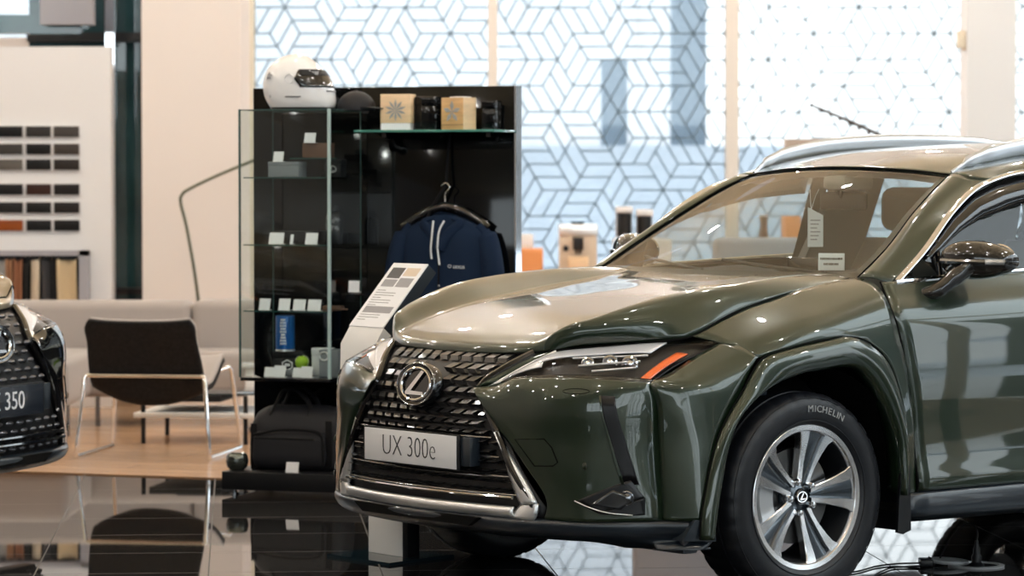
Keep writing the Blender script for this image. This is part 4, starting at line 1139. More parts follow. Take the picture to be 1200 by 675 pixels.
# --- price cards in the showcase
first = None
def card(x, y, z, w, h, lab, tilt=.30, rz=0.0):
    global first
    o = empty('price_card', D(x, y, z), DR + rz, lab, 'price card', 'white price cards in the showcase')
    b = MB(); b.boxm((w, .0015, h), Matrix.Translation((0, math.sin(tilt) * h / 2, math.cos(tilt) * h / 2)) @ Matrix.Rotation(-tilt, 4, 'X')); 
    b.build('card_face', 'card', o, smooth=0)
    b = MB(); b.boxm((w, .03, .0015), Matrix.Translation((0, .013, .0008))); b.build('card_foot', 'card', o, smooth=0)
    return o
card(-.286, .12, 1.441, .046, .046, 'white price card standing on a grey box on the top glass shelf'); 
card(-.146, .14, 1.523, .052, .046, 'white price card standing on the brown box, topmost in the showcase')
card(-.276, .07, 1.083, .068, .052, 'widest white price card at the left of the second shelf')
card(-.212, .09, 1.083, .014, .044, 'narrow white price card in the middle of the second shelf')
card(-.112, .07, 1.083, .056, .052, 'white price card at the right of the second shelf near the glass edge')
card(-.328, .06, .796, .050, .052, 'white price card at the left end of the row of four on the third shelf')
card(-.236, .06, .796, .052, .053, 'white price card second from left in the row of four on the third shelf')
card(-.166, .06, .796, .056, .050, 'white price card third from left in the row of four on the third shelf')
card(-.096, .06, .796, .060, .050, 'white price card at the right end of the row of four on the third shelf')
card(-.303, .06, .507, .052, .042, 'white price card leftmost in front of the blue tin, bottom shelf')
card(-.248, .035, .507, .054, .052, 'white price card second from left on the bottom shelf')
card(-.172, .06, .507, .048, .042, 'white price card third from left on the bottom shelf below the green ball')
card(-.122, .035, .507, .054, .050, 'white price card rightmost on the bottom shelf in front of the grey boxes')
card(.055, .15, .875, .050, .050, 'white price card on the black panel, outside right of the showcase', tilt=.1)
# that last card stands on its own little ledge
lg = empty('card_ledge', D(.055, .285, .870), DR, 'thin black ledge on the display panel under a white price card', 'ledge')
b = MB(); b.box((-.05, -.15, -.008), (.05, .134, 0), .002); b.build('plate', 'black_gloss', lg)
b = MB(); b.box((-.04, .09, -.03), (.04, .134, -.0085)); b.build('bracket', 'black_gloss', lg)

# --- boxes and bottles in the showcase
def gift(name, x, y, z, w, d, h, mat, lab, rz=0.0, lid=True, cat='box'):
    o = empty(name, D(x, y, z), DR + rz, lab, cat)
    b = MB(); b.box((-w / 2, -d / 2, 0), (w / 2, d / 2, h * (.72 if lid else 1)), .002); b.build('body', mat, o)
    if lid:
        b = MB(); b.box((-w / 2 - .001, -d / 2 - .001, h * .725), (w / 2 + .001, d / 2 + .001, h), .002); b.build('lid', mat, o)
    return o
gift('gift_box', -.262, .17, 1.375, .145, .09, .066, 'grey_box', 'grey gift box at the left of the top showcase shelf')
gift('leather_box', -.128, .20, 1.459, .12, .08, .064, 'brown', 'brown box on the small raised shelf of the showcase', lid=False)
g = gift('gift_box', -.050, .20, 1.375, .078, .07, .076, 'black_plastic', 'small black box with a pale emblem on the top showcase shelf')
b = MB(); b.tube([(.018 * math.cos(2 * PI * k / 24), -.0362, .034 + .014 * math.sin(2 * PI * k / 24)) for k in range(24)], .0018, 6, closed=True); b.prism([(-.004,-.036,.043),(-.001,-.036,.043),(-.006,-.036,.028),(.010,-.036,.028),(.010,-.036,.025),(-.011,-.036,.025)], (0,-.0015,0)); b.build('emblem', 'satin', g)
gift('display_tray', -.235, .23, 1.083, .20, .14, .055, 'black_plastic', 'low black tray on the second showcase shelf behind the price cards', lid=False, cat='tray')
bt = empty('bottle', D(-.055, .20, 1.083), DR, 'black drinking bottle with grey floral print on the second showcase shelf', 'bottle')
b = MB(); b.lathe([(.034, 0), (.036, .01), (.036, .12), (.030, .135), (.020, .142)], 28); b.build('body', 'black_plastic', bt)
b = MB(); b.lathe([(.021, .142), (.021, .168), (.017, .172), (0, .172)], 24); b.build('cap', 'black_gloss', bt)
b = MB()
rg = random.Random(4)
for k in range(16):
    a = rg.uniform(-2.6, -.5); z = rg.uniform(.06, .118); c = Vector((.0363 * math.cos(a), .0363 * math.sin(a), z)); u_ = Vector((-math.sin(a), math.cos(a), 0))
    for q in range(4):
        th_ = q * PI / 2 + k; d_ = u_ * math.cos(th_) + Vector((0, 0, 1)) * math.sin(th_); e_ = u_ * -math.sin(th_) + Vector((0, 0, 1)) * math.cos(th_)
        b.prism([c, c + d_ * .006 + e_ * .0022, c + d_ * .010, c + d_ * .006 - e_ * .0022], Vector((math.cos(a), math.sin(a), 0)) * .0008)
b.build('floral_print', 'grey_ink', bt, smooth=0)
ke = gift('key_case', -.048, .17, .796, .085, .05, .018, 'brown', 'flat tan key case on the right of the third showcase shelf', lid=False, cat='case')
b = MB(); b.tube([(.03, -.026, .009), (.06, -.03, .006), (.075, -.02, .004)], .003, 6); b.build('strap', 'brown', ke)
bx = gift('gift_box', -.262, .22, .507, .14, .11, .104, 'black_plastic', 'black box with a white five-sided badge under the blue tin', cat='box')
b = MB(); P = [(.026 * math.cos(R(90 + 60 * k)), -.0565, .045 + .022 * math.sin(R(90 + 60 * k))) for k in range(6)]; b.tube(P, .003, 6, closed=True); b.box((-.012, -.0575, .040), (.012, -.0555, .052)); b.build('badge', 'card', bx, smooth=0)
tn = empty('tin', D(-.282, .19, .612), DR, 'tall blue tin with white lettering on a black box', 'tin')
b = MB(); b.lathe([(.041, 0), (.042, .004), (.042, .152), (.041, .156), (0, .156)], 32); b.build('body', 'blue_tin', tn)
b = MB(); b.lathe([(.043, 0), (.043, .008), (.042, .009)], 32); b.build('rim', 'satin', tn)
b = MB()
for k in range(9):
    z = .030 + .013 * k; w = rg.uniform(.006, .016)
    for q in range(4):
        a = -PI / 2 + (q - 1.5) * w / .042 * .5 + .15
        b.prism([(.0422 * math.cos(a - .06), .0422 * math.sin(a - .06), z), (.0422 * math.cos(a + .06), .0422 * math.sin(a + .06), z), (.0422 * math.cos(a + .06), .0422 * math.sin(a + .06), z + .009), (.0422 * math.cos(a - .06), .0422 * math.sin(a - .06), z + .009)], (math.cos(a) * .0008, math.sin(a) * .0008, 0))
b.build('tin_lettering', 'card', tn, smooth=0)
bl = empty('ball', D(-.195, .17, .507 + .030), DR, 'lime green ball on a grey block, bottom shelf of the showcase', 'ball')
b = MB(); b.sphere((0, 0, .027), .030, 24, 16); b.build('shell', 'lime', bl)
b = MB(); b.tube([(.0303 * math.cos(2 * PI * k / 32), .010 * math.sin(4 * PI * k / 32), .027 + .0303 * math.sin(2 * PI * k / 32)) for k in range(32)], .001, 5, closed=True); b.build('seam', 'white', bl)
gift('block', -.205, .17, .507, .10, .08, .027, 'grey_box', 'low grey block under the lime green ball', lid=False, cat='block')
gift('gift_box', -.120, .23, .507, .085, .06, .120, 'card', 'pale striped box behind the cards on the bottom showcase shelf')
kb = gift('gift_box', -.048, .16, .507, .088, .10, .118, 'grey_box', 'dark grey box with a white ring emblem on the bottom showcase shelf', lid=False)
b = MB(); b.tube([(-.02 + .020 * math.cos(2 * PI * k / 28), -.0515, .090 + .018 * math.sin(2 * PI * k / 28)) for k in range(28)], .004, 8, closed=True); b.build('ring_emblem', 'satin', kb)

# --- helmet and cap on top of the showcase
hm = empty('racing_helmet', D(-.215, .19, 1.665), DR + .05, 'white full-face racing helmet with black visor on the glass showcase', 'helmet')
HZ = [.0, .006, .03, .065, .10, .135, .165, .195, .220, .240, .250]
HXF = [.140, .158, .168, .166, .158, .140, .118, .090, .062, .030, .0]     # forward half length (+x, the chin)
HXB = [.100, .118, .138, .154, .160, .160, .150, .130, .100, .056, .0]     # rear half length
HY = [.085, .100, .114, .122, .125, .124, .117, .102, .078, .042, .0]
G = []
for z, xf, xb, y in zip(HZ, HXF, HXB, HY):
    G.append([((xf if math.cos(a) > 0 else xb) * math.copysign(abs(math.cos(a)) ** .9, math.cos(a)) * .98, y * math.copysign(abs(math.sin(a)) ** .9, math.sin(a)), z) for a in [2 * PI * k / 40 for k in range(40)]])
HG = np.array(G)
pv = params(HG); HG = curve1(pv, HG, sub(pv, 4))
b = MB(); b.grid(HG, close_u=True)
shell = b.build('shell', 'white_gloss', hm, smooth=60, weld=1e-4)
def hpatch(name, z0, z1, a0, a1, off, mat, parent, n=24, m=10, taper=0.0):
    G = []
    for i in range(m + 1):
        z = z0 + (z1 - z0) * i / m; row = []
        k = min(np.searchsorted(HG[:, 0, 2], z), len(HG) - 1); k0 = max(k - 1, 0)
        za, zb = HG[k0, 0, 2], HG[k, 0, 2]; f = 0 if zb == za else (z - za) / (zb - za)
        ring = HG[k0] * (1 - f) + HG[k] * f
        for j in range(n + 1):
            a = a0 + (a1 - a0) * j / n
            a *= 1 - taper * abs(i / m - .5) * 2
            q = (a % (2 * PI)) / (2 * PI) * 40; j0 = int(q) % 40; g_ = q - int(q)
            p = ring[j0] * (1 - g_) + ring[(j0 + 1) % 40] * g_
            nrm = Vector((p[0], p[1], 0)).normalized() * off
            row.append((p[0] + nrm.x, p[1] + nrm.y, z))
        G.append(row)
    b = MB(); b.grid(G); o = b.build(name, mat, parent, smooth=60)
    md = o.modifiers.new('thickness', 'SOLIDIFY'); md.thickness = .003; md.offset = 0
    return o
vis = hpatch('visor', .098, .172, -1.45, 1.45, .003, 'black_gloss', hm, taper=.10)
hpatch('visor_strip', .150, .176, -1.25, 1.25, .005, 'trim_dark', vis)
hpatch('chin_vent', .080, .085, -.45, .45, .002, 'ink', hm)
hpatch('neck_trim', .002, .012, -3.1, 3.1, .002, 'black_plastic', hm, n=40, m=3)
for a in (-1.62, 1.62):
    c = Vector((.0, math.sin(a) * .126, .135)); b = MB(); b.lathe([(.020, -.004), (.020, .004), (.014, .007), (0, .007)], 20, 'Y', Matrix.Translation(c)); b.build('visor_pivot', 'white', hm)
# star and marks on the side facing the room
def side_y(x, z): return -float(np.interp(z, HZ, HY)) * math.sqrt(max(0.05, 1 - (x / (float(np.interp(z, HZ, HXB)) if x < 0 else float(np.interp(z, HZ, HXF)))) ** 2)) - .0025
b = MB(); P = []
for k in range(10):
    r_ = .016 if k % 2 == 0 else .007; x = -.100 + r_ * math.sin(k * PI / 5); z = .148 + r_ * math.cos(k * PI / 5); P.append((x, side_y(x, z) - .010, z))
b.tube(P, .0026, 6, closed=True); b.build('star_mark', 'grey_ink', hm)
b = MB(); b.box((-.02, side_y(0, .06) - .002, .056), (.05, side_y(0, .06) + .002, .060)); b.box((-.10, side_y(-.1, .06) - .004, .056), (-.084, side_y(-.1, .06) + .002, .070)); b.build('side_mark', 'ink', hm)
text('visor_lettering', 'Arai', .030, 'card', vis, frame((.092, side_y(.092, .160) - .008, .162), (.80, .42, 0), (0, 0, 1)), shear=.25, ext=.001)
cp = empty('cap', D(.06, .25, 1.665), DR, 'flat dark cap lying on the showcase behind the white helmet', 'cap')
b = MB(); b.sphere((-.03, 0, .010), .085, 28, 14, (1, .95, .88)); bmesh.ops.bisect_plane(b.bm, geom=b.bm.verts[:] + b.bm.edges[:] + b.bm.faces[:], plane_co=(0, 0, .0), plane_no=(0, 0, -1), clear_outer=True); b.build('crown', 'bag', cp)
b = MB(); G = []
for k in range(13):
    a = -1.1 + 2.2 * k / 12; G.append([(-.03 + .075 * math.cos(a), .075 * math.sin(a), .012), (-.03 + .115 * math.cos(a * .8), .085 * math.sin(a), .014), (-.03 + .145 * math.cos(a * .6), .080 * math.sin(a), .008)])
b.grid(G); o = b.build('peak', 'bag', cp); md = o.modifiers.new('thickness', 'SOLIDIFY'); md.thickness = .004
b = MB(); b.sphere((-.03, 0, .086), .008, 12, 8, (1, 1, .5)); b.build('button', 'bag', cp)

# --- wooden boxes with stars on the glass shelf
def star_box(x, w, d, h, rz, lab, mat, petals):
    o = empty('wooden_box', D(x, .27, 1.579), DR + rz, lab, 'box', 'wooden gift boxes on the glass shelf')
    b = MB(); b.box((-w / 2, -d / 2, .030 if petals == 10 else 0), (w / 2, d / 2, h), .002); b.build('body', mat, o)
    if petals == 10: b = MB(); b.box((-w / 2 + .001, -d / 2 + .002, 0), (w / 2 - .004, d / 2, .0295)); b.build('base', 'card', o)
    else: b = MB(); b.box((-w / 2 - .0005, -d / 2 - .0005, .020), (w / 2 + .0005, -d / 2 + .004, .022)); b.build('lid_line', 'brown', o); b = MB(); b.box((w / 2, -d / 2 + .001, 0), (w / 2 + .001, d / 2 - .001, h - .001)); b.build('side_face', 'wood_light', o)
    b = MB()
    for k in range(petals):
        a = PI / 2 + 2 * PI * k / petals; pw_ = .20 if petals == 10 else .36; r1 = .048
        P = [(r1 * .02 * math.cos(a), r1 * .02 * math.sin(a)), (r1 * .6 * math.cos(a - pw_), r1 * .6 * math.sin(a - pw_)), (r1 * math.cos(a), r1 * math.sin(a)), (r1 * .6 * math.cos(a + pw_), r1 * .6 * math.sin(a + pw_))]
        b.prism([(p, -d / 2 - .001, h * .55 + q) for p, q in P], (0, -.002, 0), Matrix.Identity(4))
    b.build('star_emblem', 'grey_star', o, smooth=0)
    return o
star_box(.217, .135, .10, .155, .12, 'pale wooden box with a round grey flower star, left on the glass shelf', 'wood_light', 10)
star_box(.495, .120, .090, .138, -.34, 'orange wooden box with a grey five-pointed star, right on the glass shelf', 'wood_box', 5)
gift('gift_box', .338, .33, 1.579, .10, .09, .145, 'panel_black', 'black box between the two wooden boxes on the glass shelf')
gift('gift_box', .625, .33, 1.579, .06, .09, .125, 'panel_black', 'slim black box right of the orange wooden box on the glass shelf')
lp = empty('lid_card', D(.50, .28, 1.7175), DR - .42, 'thin white card lying on top of the orange wooden box', 'card')
b = MB(); b.box((-.035, -.03, 0), (.035, .03, .004)); b.build('sheet', 'card', lp)
b = MB(); b.box((-.006, -.033, .004), (.006, .03, .006)); b.build('ribbon', 'grey_star', lp)

# --- jacket on its hanger
hg = empty('clothes_hanger', D(.413, .33, 1.20), DR, 'black clothes hanger with a metal hook hung from the black panel', 'hanger')
b = MB(); b.tube([(-.20, 0, -.045), (-.10, 0, .015), (0, -.004, .045), (.10, 0, .015), (.20, 0, -.045)], [.014, .016, .02, .016, .014], 10, smooth=5, flat=1.2); b.build('arms', 'black_gloss', hg)
b = MB(); b.tube([(0, 0, .05), (0, 0, .10), (.020, 0, .128), (.004, .0, .148), (-.018, 0, .136)], .0035, 8, smooth=5); b.build('hook', 'chrome', hg)
b = MB(); b.tube([(0, .012, .150), (-.005, .04, .24), (-.002, .075, .37)], .006, 8, smooth=3); b.tube([(.0, .03, .15), (-.05, .0, .06), (-.085, -.02, -.02)], .007, 8, smooth=3); b.build('hanging_strap', 'bag_dark', hg)
jk = empty('jacket', D(.413, .33, 0), DR, 'dark navy hooded jacket with white drawcords on a hanger', 'jacket')
def body_grid():
    JZ = [.62, .70, .80, .90, 1.00, 1.08, 1.13, 1.165, 1.195, 1.21]
    JW = [.205, .205, .200, .198, .196, .195, .185, .150, .085, .050]
    JD = [.075, .078, .078, .080, .080, .080, .070, .055, .045, .040]
    G = []
    for i, (z, w, d) in enumerate(zip(JZ, JW, JD)):
        row = []
        for k in range(48):
            a = 2 * PI * k / 48
            fold = 1 + .10 * math.sin(5 * a + 1.3) * max(0, (1.12 - z) * 1.6) + .05 * math.sin(9 * a + z * 5)
            row.append((w * math.copysign(abs(math.cos(a)) ** .8, math.cos(a)), d * fold * math.copysign(abs(math.sin(a)) ** .9, math.sin(a)), z))
        G.append(row)
    return np.array(G)
JG = body_grid(); pv = params(JG); JG = curve1(pv, JG, sub(pv, 4))
b = MB(); b.grid(JG, close_u=True); b.build('body', 'navy', jk, smooth=70)
for s in (1, -1):
    b = MB(); P = [(s * .150, 0, 1.160), (s * .185, .0, 1.115), (s * .212, -.01, 1.03), (s * .226, -.015, .93), (s * .232, -.02, .83), (s * .234, -.02, .72), (s * .235, -.015, .64)]
    b.tube(P, [.030, .050, .050, .046, .044, .040, .036], 18, smooth=6); b.build('sleeve', 'navy', jk, smooth=70)
b = MB(); G = []
for k in range(17):       # hood lying open round the neck
    a = PI * (-.12 + 1.24 * k / 16)
    G.append([(.060 * math.cos(a), .03 + .035 * math.sin(a), 1.180), (.098 * math.cos(a), .02 + .06 * math.sin(a), 1.175), (.108 * math.cos(a), .02 + .075 * math.sin(a), 1.205), (.078 * math.cos(a), .02 + .055 * math.sin(a), 1.232), (.055 * math.cos(a), .02 + .035 * math.sin(a), 1.205)])
b.grid(G); b.build('hood', 'navy', jk, smooth=70)
b = MB()
for s in (1, -1): b.tube([(s * .055, -.035, 1.195), (s * .085, -.05, 1.175), (s * .035, -.075, 1.12), (s * .004, -.085, 1.06)], .024, 10, smooth=5, flat=.5)
b.build('collar', 'navy', jk, smooth=70)
b = MB(); b.tube([(0, -.0865, 1.06), (0, -.092, .90), (0, -.09, .66)], .004, 6); b.build('zip', 'bag_dark', jk)
b = MB()
b.tube([(-.028, -.078, 1.185), (-.030, -.092, 1.12), (-.034, -.094, 1.06), (-.030, -.094, 1.020)], .0042, 8, smooth=4); b.tube([(.022, -.080, 1.185), (.004, -.094, 1.14), (-.002, -.096, 1.07), (.006, -.095, .995)], .0042, 8, smooth=4)
b.build('drawcord', 'cord_white', jk)
text('chest_lettering', 'LEXUS', .018, 'cord_white', jk, frame((.092, -.0865, .985), (1, .10, -.04), (0, 0, 1)), ext=.001)
b = MB(); b.tube([(.050 + .007 * math.cos(2 * PI * k / 20), -.0885, .989 + .006 * math.sin(2 * PI * k / 20)) for k in range(20)], .0012, 5, closed=True); b.build('chest_emblem', 'cord_white', jk)
b = MB(); b.lathe([(.004, 0), (.004, .003), (0, .003)], 12, 'Y', Matrix.Translation((.004, -.098, .905))); b.build('snap', 'satin', jk)
b = MB(); b.lathe([(.024, 0), (.024, .05), (.022, .06), (0, .06)], 20, 'Y', Matrix.Translation((.0, -.06, 0))); cam = b.build('camera_dome', 'black_gloss', None); tag(cam, 'small round black camera on the panel under the pale wooden box', 'camera'); cam.location = D(.165, .42, 1.51); cam.rotation_euler = (0, 0, DR)

# --- travel bag and cup on the plinth
bg = empty('travel_bag', D(-.195, .17, .1005), DR, 'black nylon travel bag with front pocket on the black plinth', 'bag')
def loft(zs, ws, ds_, n=40, pw=.35, fx=None):
    G = []
    for z, w, d in zip(zs, ws, ds_):
        G.append([(w * math.copysign(abs(math.cos(a)) ** pw, math.cos(a)), d * math.copysign(abs(math.sin(a)) ** pw, math.sin(a)), z) for a in [2 * PI * k / n for k in range(n)]])
    G = np.array(G); pv = params(G); return curve1(pv, G, sub(pv, 3))
G = loft([0, .008, .06, .14, .20, .245, .270, .278], [.20, .215, .222, .220, .212, .190, .150, .10], [.10, .115, .120, .116, .105, .085, .055, .02], pw=.45)
b = MB(); b.grid(G, close_u=True); n_ = len(b.bm.verts); b.bm.verts.ensure_lookup_table(); b.bm.faces.new([b.bm.verts[i] for i in range(40)]); b.bm.faces.new([b.bm.verts[n_ - 40 + i] for i in range(40)]); b.build('body', 'bag', bg, smooth=60)
b = MB(); G = loft([.015, .03, .10, .155, .170], [.150, .165, .168, .160, .145], [.012, .022, .026, .020, .008], pw=.4)
b.grid([[(p[0] - .01, p[1] - .118, p[2]) for p in r] for r in G], close_u=True); b.build('front_pocket', 'bag', bg, smooth=60)
b = MB(); b.tube([(-.17, -.143, .155), (-.05, -.146, .178), (.09, -.146, .178), (.145, -.143, .155), (.152, -.143, .08), (.152, -.138, .02)], .006, 8, smooth=6); b.tube([(-.17, -.142, .14), (.11, -.1455, .140)], .003, 6); b.build('zip', 'bag_dark', bg)
for y in (-.055, .045):
    b = MB(); b.tube([(-.12, y - .03, .235), (-.10, y, .285), (-.07, y + .005, .340), (-.02, y + .008, .352), (.03, y + .005, .318), (.06, y, .275), (.065, y - .03, .235)], .011, 8, smooth=5, flat=.45); b.build('handle', 'bag_dark', bg)
b = MB(); b.box((.155, -.12, .02), (.185, -.116, .22), .001); b.build('side_strap', 'bag_dark', bg); b = MB(); b.box((-.20, -.105, .0), (-.172, -.10, .20), .001); b.build('side_strap', 'bag_dark', bg)
b = MB(); b.prism([(-.055,-.150,.255),(.02,-.150,.255),(.02,-.150,.22),(-.055,-.150,.22)], (0, .003, 0), Matrix.Translation((0, .075, 0)))
b.build('name_patch', 'bag_dark', bg)
pc = empty('price_card', D(-.158, -.045, .1005), DR, 'white price card leaning on the black travel bag', 'price card')
b = MB(); b.boxm((.058, .0015, .046), Matrix.Translation((0, .006, .023)) @ Matrix.Rotation(-.25, 4, 'X')); b.build('card_face', 'card', pc, smooth=0)
b = MB(); b.box((-.028, 0, 0), (.028, .02, .0012)); b.build('card_foot', 'card', pc, smooth=0)
cu = empty('cup', D(-.440, .02, .1005), DR, 'small smoky glass cup on the left end of the black plinth', 'cup')
b = MB(); b.lathe([(0, 0), (.030, 0), (.044, .014), (.050, .038), (.046, .062), (.038, .072), (.034, .070), (.042, .055), (.045, .038), (.038, .016), (0, .008)], 36); b.build('bowl', 'smoke_glass', cu)
b = MB(); b.lathe([(.0, .012), (.034, .014), (.038, .022), (0, .026)], 24); b.build('candle_wax', 'olive_metal', cu)
# ================================================================== information stand beside the green car's front
st = empty('info_stand', car_to_world((.345, -.970, 0)), fwv, 'white sloping information stand on a dark glass foot beyond the green car', 'info stand')
b = MB(); b.prism([(.16,-.145,0),(.14,.215,0),(-.19,.155,0),(-.10,-.20,0)], (0, 0, .010)); b.build('foot', 'dark_glass', st)
b = MB(); b.box((-.006, -.105, .010), (.004, .105, .74), .002); b.build('leg', 'white', st)
b = MB(); b.box((-.05, .1052, .010), (.004, .135, .72), .002); b.build('leg_side', 'black_plastic', st)
# the head: short upright apron, then the sloping sheet
tl, tr, blp = Vector((-.115, -.105, 1.058)), Vector((-.115, .105, 1.058)), Vector((.085, -.105, .835))
brp = Vector((.085, .105, .835))
nrm = (tr - tl).cross(blp - tl).normalized()
if nrm.x < 0: nrm = -nrm
hd = MB(); hd.prism([tl, tr, brp, blp], -nrm * .045); hd = hd.build('head', 'navy_plastic', st)
b = MB(); b.prism([tl + nrm * .0005, tr + nrm * .0005, brp + nrm * .0005, blp + nrm * .0005], nrm * .004); sh = b.build('sheet', 'card', hd)
b = MB(); b.prism([(.085,-.105,.836),(.125,-.105,.775),(.130,-.105,.60),(.020,-.105,.55),(-.006,-.105,.70),(.055,-.105,.81)], (0, .21, 0)); b.build('apron', 'white', st)
ex_, ey_ = (tr - tl).normalized(), (tl - blp).normalized()
def on_sheet(u0, v0, u1, v1, name, mat):       # u across, v down, metres
    P = [tl + ex_ * u - ey_ * v + nrm * .0046 for u, v in ((u0, v0), (u1, v0), (u1, v1), (u0, v1))]
    b = MB(); b.prism(P, nrm * .0005); return b.build(name, mat, sh, smooth=0)
on_sheet(.020, .022, .098, .072, 'photo', 'ink'); on_sheet(.108, .022, .190, .060, 'photo', 'beige'); on_sheet(.020, .078, .098, .112, 'photo', 'grey_ink'); on_sheet(.108, .070, .190, .112, 'photo', 'grey_ink')
on_sheet(.020, .205, .190, .235, 'grey_band', 'grey_ink')
b = MB()
for k in range(13):
    v = .128 + .0115 * k
    if .198 < v < .24: continue
    w = .12 if k % 3 else .05
    P = [tl + ex_ * u - ey_ * q + nrm * .0046 for u, q in ((.020, v), (.020 + w, v), (.020 + w, v + .003), (.020, v + .003))]
    b.prism(P, nrm * .0004)
b.build('print_lines', 'grey_ink', sh, smooth=0)

# ================================================================== lounge corner
ch = empty('lounge_chair', (-1.745, 15.79, .006), -.155, 'charcoal lounge chair seen from behind on a chrome sled frame', 'chair')
prof = [(.30,.440,.255),(.20,.415,.265),(.06,.365,.275),(-.08,.330,.282),(-.17,.335,.285),(-.225,.380,.286),(-.27,.455,.282),(-.325,.560,.272),(-.375,.655,.262),(-.380,.668,.250)]
def shell(off):
    G = []
    for k, (y, z, w) in enumerate(prof):
        t = prof[min(k + 1, 9)]; q = prof[max(k - 1, 0)]; d = Vector((0, t[0] - q[0], t[1] - q[1])).normalized(); n_ = Vector((0, d.z, -d.y))
        if n_.z < 0 and k < 4: n_ = -n_
        if k >= 4 and n_.y < 0: n_ = -n_
        dip = .075 * math.exp(-((k - 3.6) / 1.5) ** 2)
        row = []
        for u in np.linspace(-1, 1, 13):
            row.append((u * (w - (0 if abs(u) < .99 else 0)), y + n_.y * off, z + n_.z * off - dip * (1 - u * u) ** 1.0 + .012 * abs(u) ** 3))
        G.append(row)
    return G
b = MB(); Q = surf(shell(0), 4, 2); b.grid(Q); o = b.build('shell', 'chair_back', ch, smooth=60); md = o.modifiers.new('thickness', 'SOLIDIFY'); md.thickness = .022; md.offset = 0
b = MB(); Q = surf([[(p[0] * .985, p[1], p[2]) for p in r] for r in shell(.022)], 4, 2); b.grid(Q); o = b.build('seat_pad', 'sofa', ch, smooth=60); md = o.modifiers.new('thickness', 'SOLIDIFY'); md.thickness = .018; md.offset = 0
b = MB()
L_ = [(-.285,-.275,.402),(-.300,-.280,.395),(-.333,-.320,.03),(-.334,-.318,.011),(-.333,-.29,.008),(-.333,.29,.008),(-.334,.318,.011),(-.333,.32,.03),(-.300,.262,.400),(-.29,.245,.418),(-.265,.20,.405),(-.20,.10,.372)]
b.tube(L_, .0105, 10); b.tube([(-p[0], p[1], p[2]) for p in L_], .0105, 10)
b.tube([(-.286,-.275,.402),(.286,-.275,.402)], .0105, 10); b.build('sled_frame', 'chrome', ch)

so = empty('corner_sofa', (-2.25, 17.2, .006), R(0), 'taupe upholstered corner sofa along the warm wall behind the charcoal chair', 'sofa')
def cush(name, lo, hi, bev=.05): b = MB(); b.box(lo, hi, bev, seg=4); return b.build(name, 'sofa', so, smooth=60)
cush('seat', (-1.40, -.62, .16), (-.06, .50, .42)); cush('seat', (-1.40, .30, .16), (1.25, .80, .415))
cush('backrest', (-1.40, .62, .30), (.455, .92, .675)); cush('backrest', (.462, .62, .30), (1.28, .92, .680)); cush('backrest', (-1.65, -.62, .30), (-1.38, .80, .675))
for x, y in ((-.10, -.36), (-.03, .34), (-1.3, -.5), (1.1, .4), (1.1, .8), (-1.3, .75)):
    b = MB(); b.tube([(x, y, 0), (x, y, .17)], .014, 10); b.build('leg', 'dark_chrome', so)
ct = empty('coffee_table', (-1.60, 16.62, .006), -.12, 'low coffee table with white shelf and dark top behind the charcoal chair', 'table')
b = MB(); b.box((-.31, -.30, .135), (.33, .30, .160), .004); b.build('shelf', 'white', ct)
b = MB(); b.box((-.24, -.26, .215), (.14, .28, .250), .004); b.build('top', 'trim_dark', ct)
b = MB(); b.box((-.10, -.24, .2505), (.33, .26, .258), .002); b.build('glass_top', 'dark_glass', ct)
for x, y in ((-.265, -.27), (.27, -.27), (-.265, .27), (.27, .27)):
    b = MB(); b.tube([(x, y, 0), (x, y, .250)], .012, 8); b.build('leg', 'black_plastic', ct)
sd = empty('side_table', (-1.31, 17.22, .006), .1, 'small white block table at the right end of the sofa', 'side table')
b = MB(); b.box((-.13, -.13, .03), (.13, .13, .345), .006); b.build('block', 'white', sd)
b = MB(); b.box((-.15, -.15, .3455), (.15, .15, .370), .005); b.build('top', 'white_gloss', sd)
b = MB(); b.box((-.11, -.11, 0), (.11, .11, .03)); b.build('base', 'trim_dark', sd)
ts = empty('tea_glass', (-1.325, 17.14, .3765), 0, 'glass of amber tea on the white block table', 'glass')
b = MB(); b.lathe([(.030, 0), (.026, .006), (.032, .03), (.036, .075), (.034, .075), (.030, .03), (0, .012)], 24); b.build('glass_body', 'glass_case', ts)
b = MB(); b.lathe([(.0, .013), (.029, .014), (.033, .055), (0, .055)], 24); b.build('tea', 'red_tea', ts)
b = MB(); b.lathe([(0, .0), (.055, .0), (.062, .006), (.0, .004)], 24); b.build('saucer', 'white_gloss', ts)
fl = empty('floor_lamp', (-1.775, 18.55, .006), 0, 'thin olive floor lamp with bent arm in front of the warm column', 'floor lamp')
b = MB(); b.lathe([(0, 0), (.14, 0), (.14, .012), (.02, .018), (0, .018)], 32); b.build('base', 'olive_metal', fl)
b = MB(); b.tube([(.0, 0, .01), (-.049, 0, .652), (-.110, 0, 1.05), (-.148, 0, 1.215), (-.140, 0, 1.268), (-.090, 0, 1.305), (.08, .0, 1.385), (.36, 0, 1.500)], .0095, 10, smooth=6); b.build('arm', 'olive_metal', fl)
b = MB(); b.lathe([(.02, .05), (.04, .03), (.09, -.06), (.086, -.06), (.035, .02), (.0, .03)], 28, mat=Matrix.Translation((.41, 0, 1.49))); b.build('lamp_shade', 'olive_metal', fl)

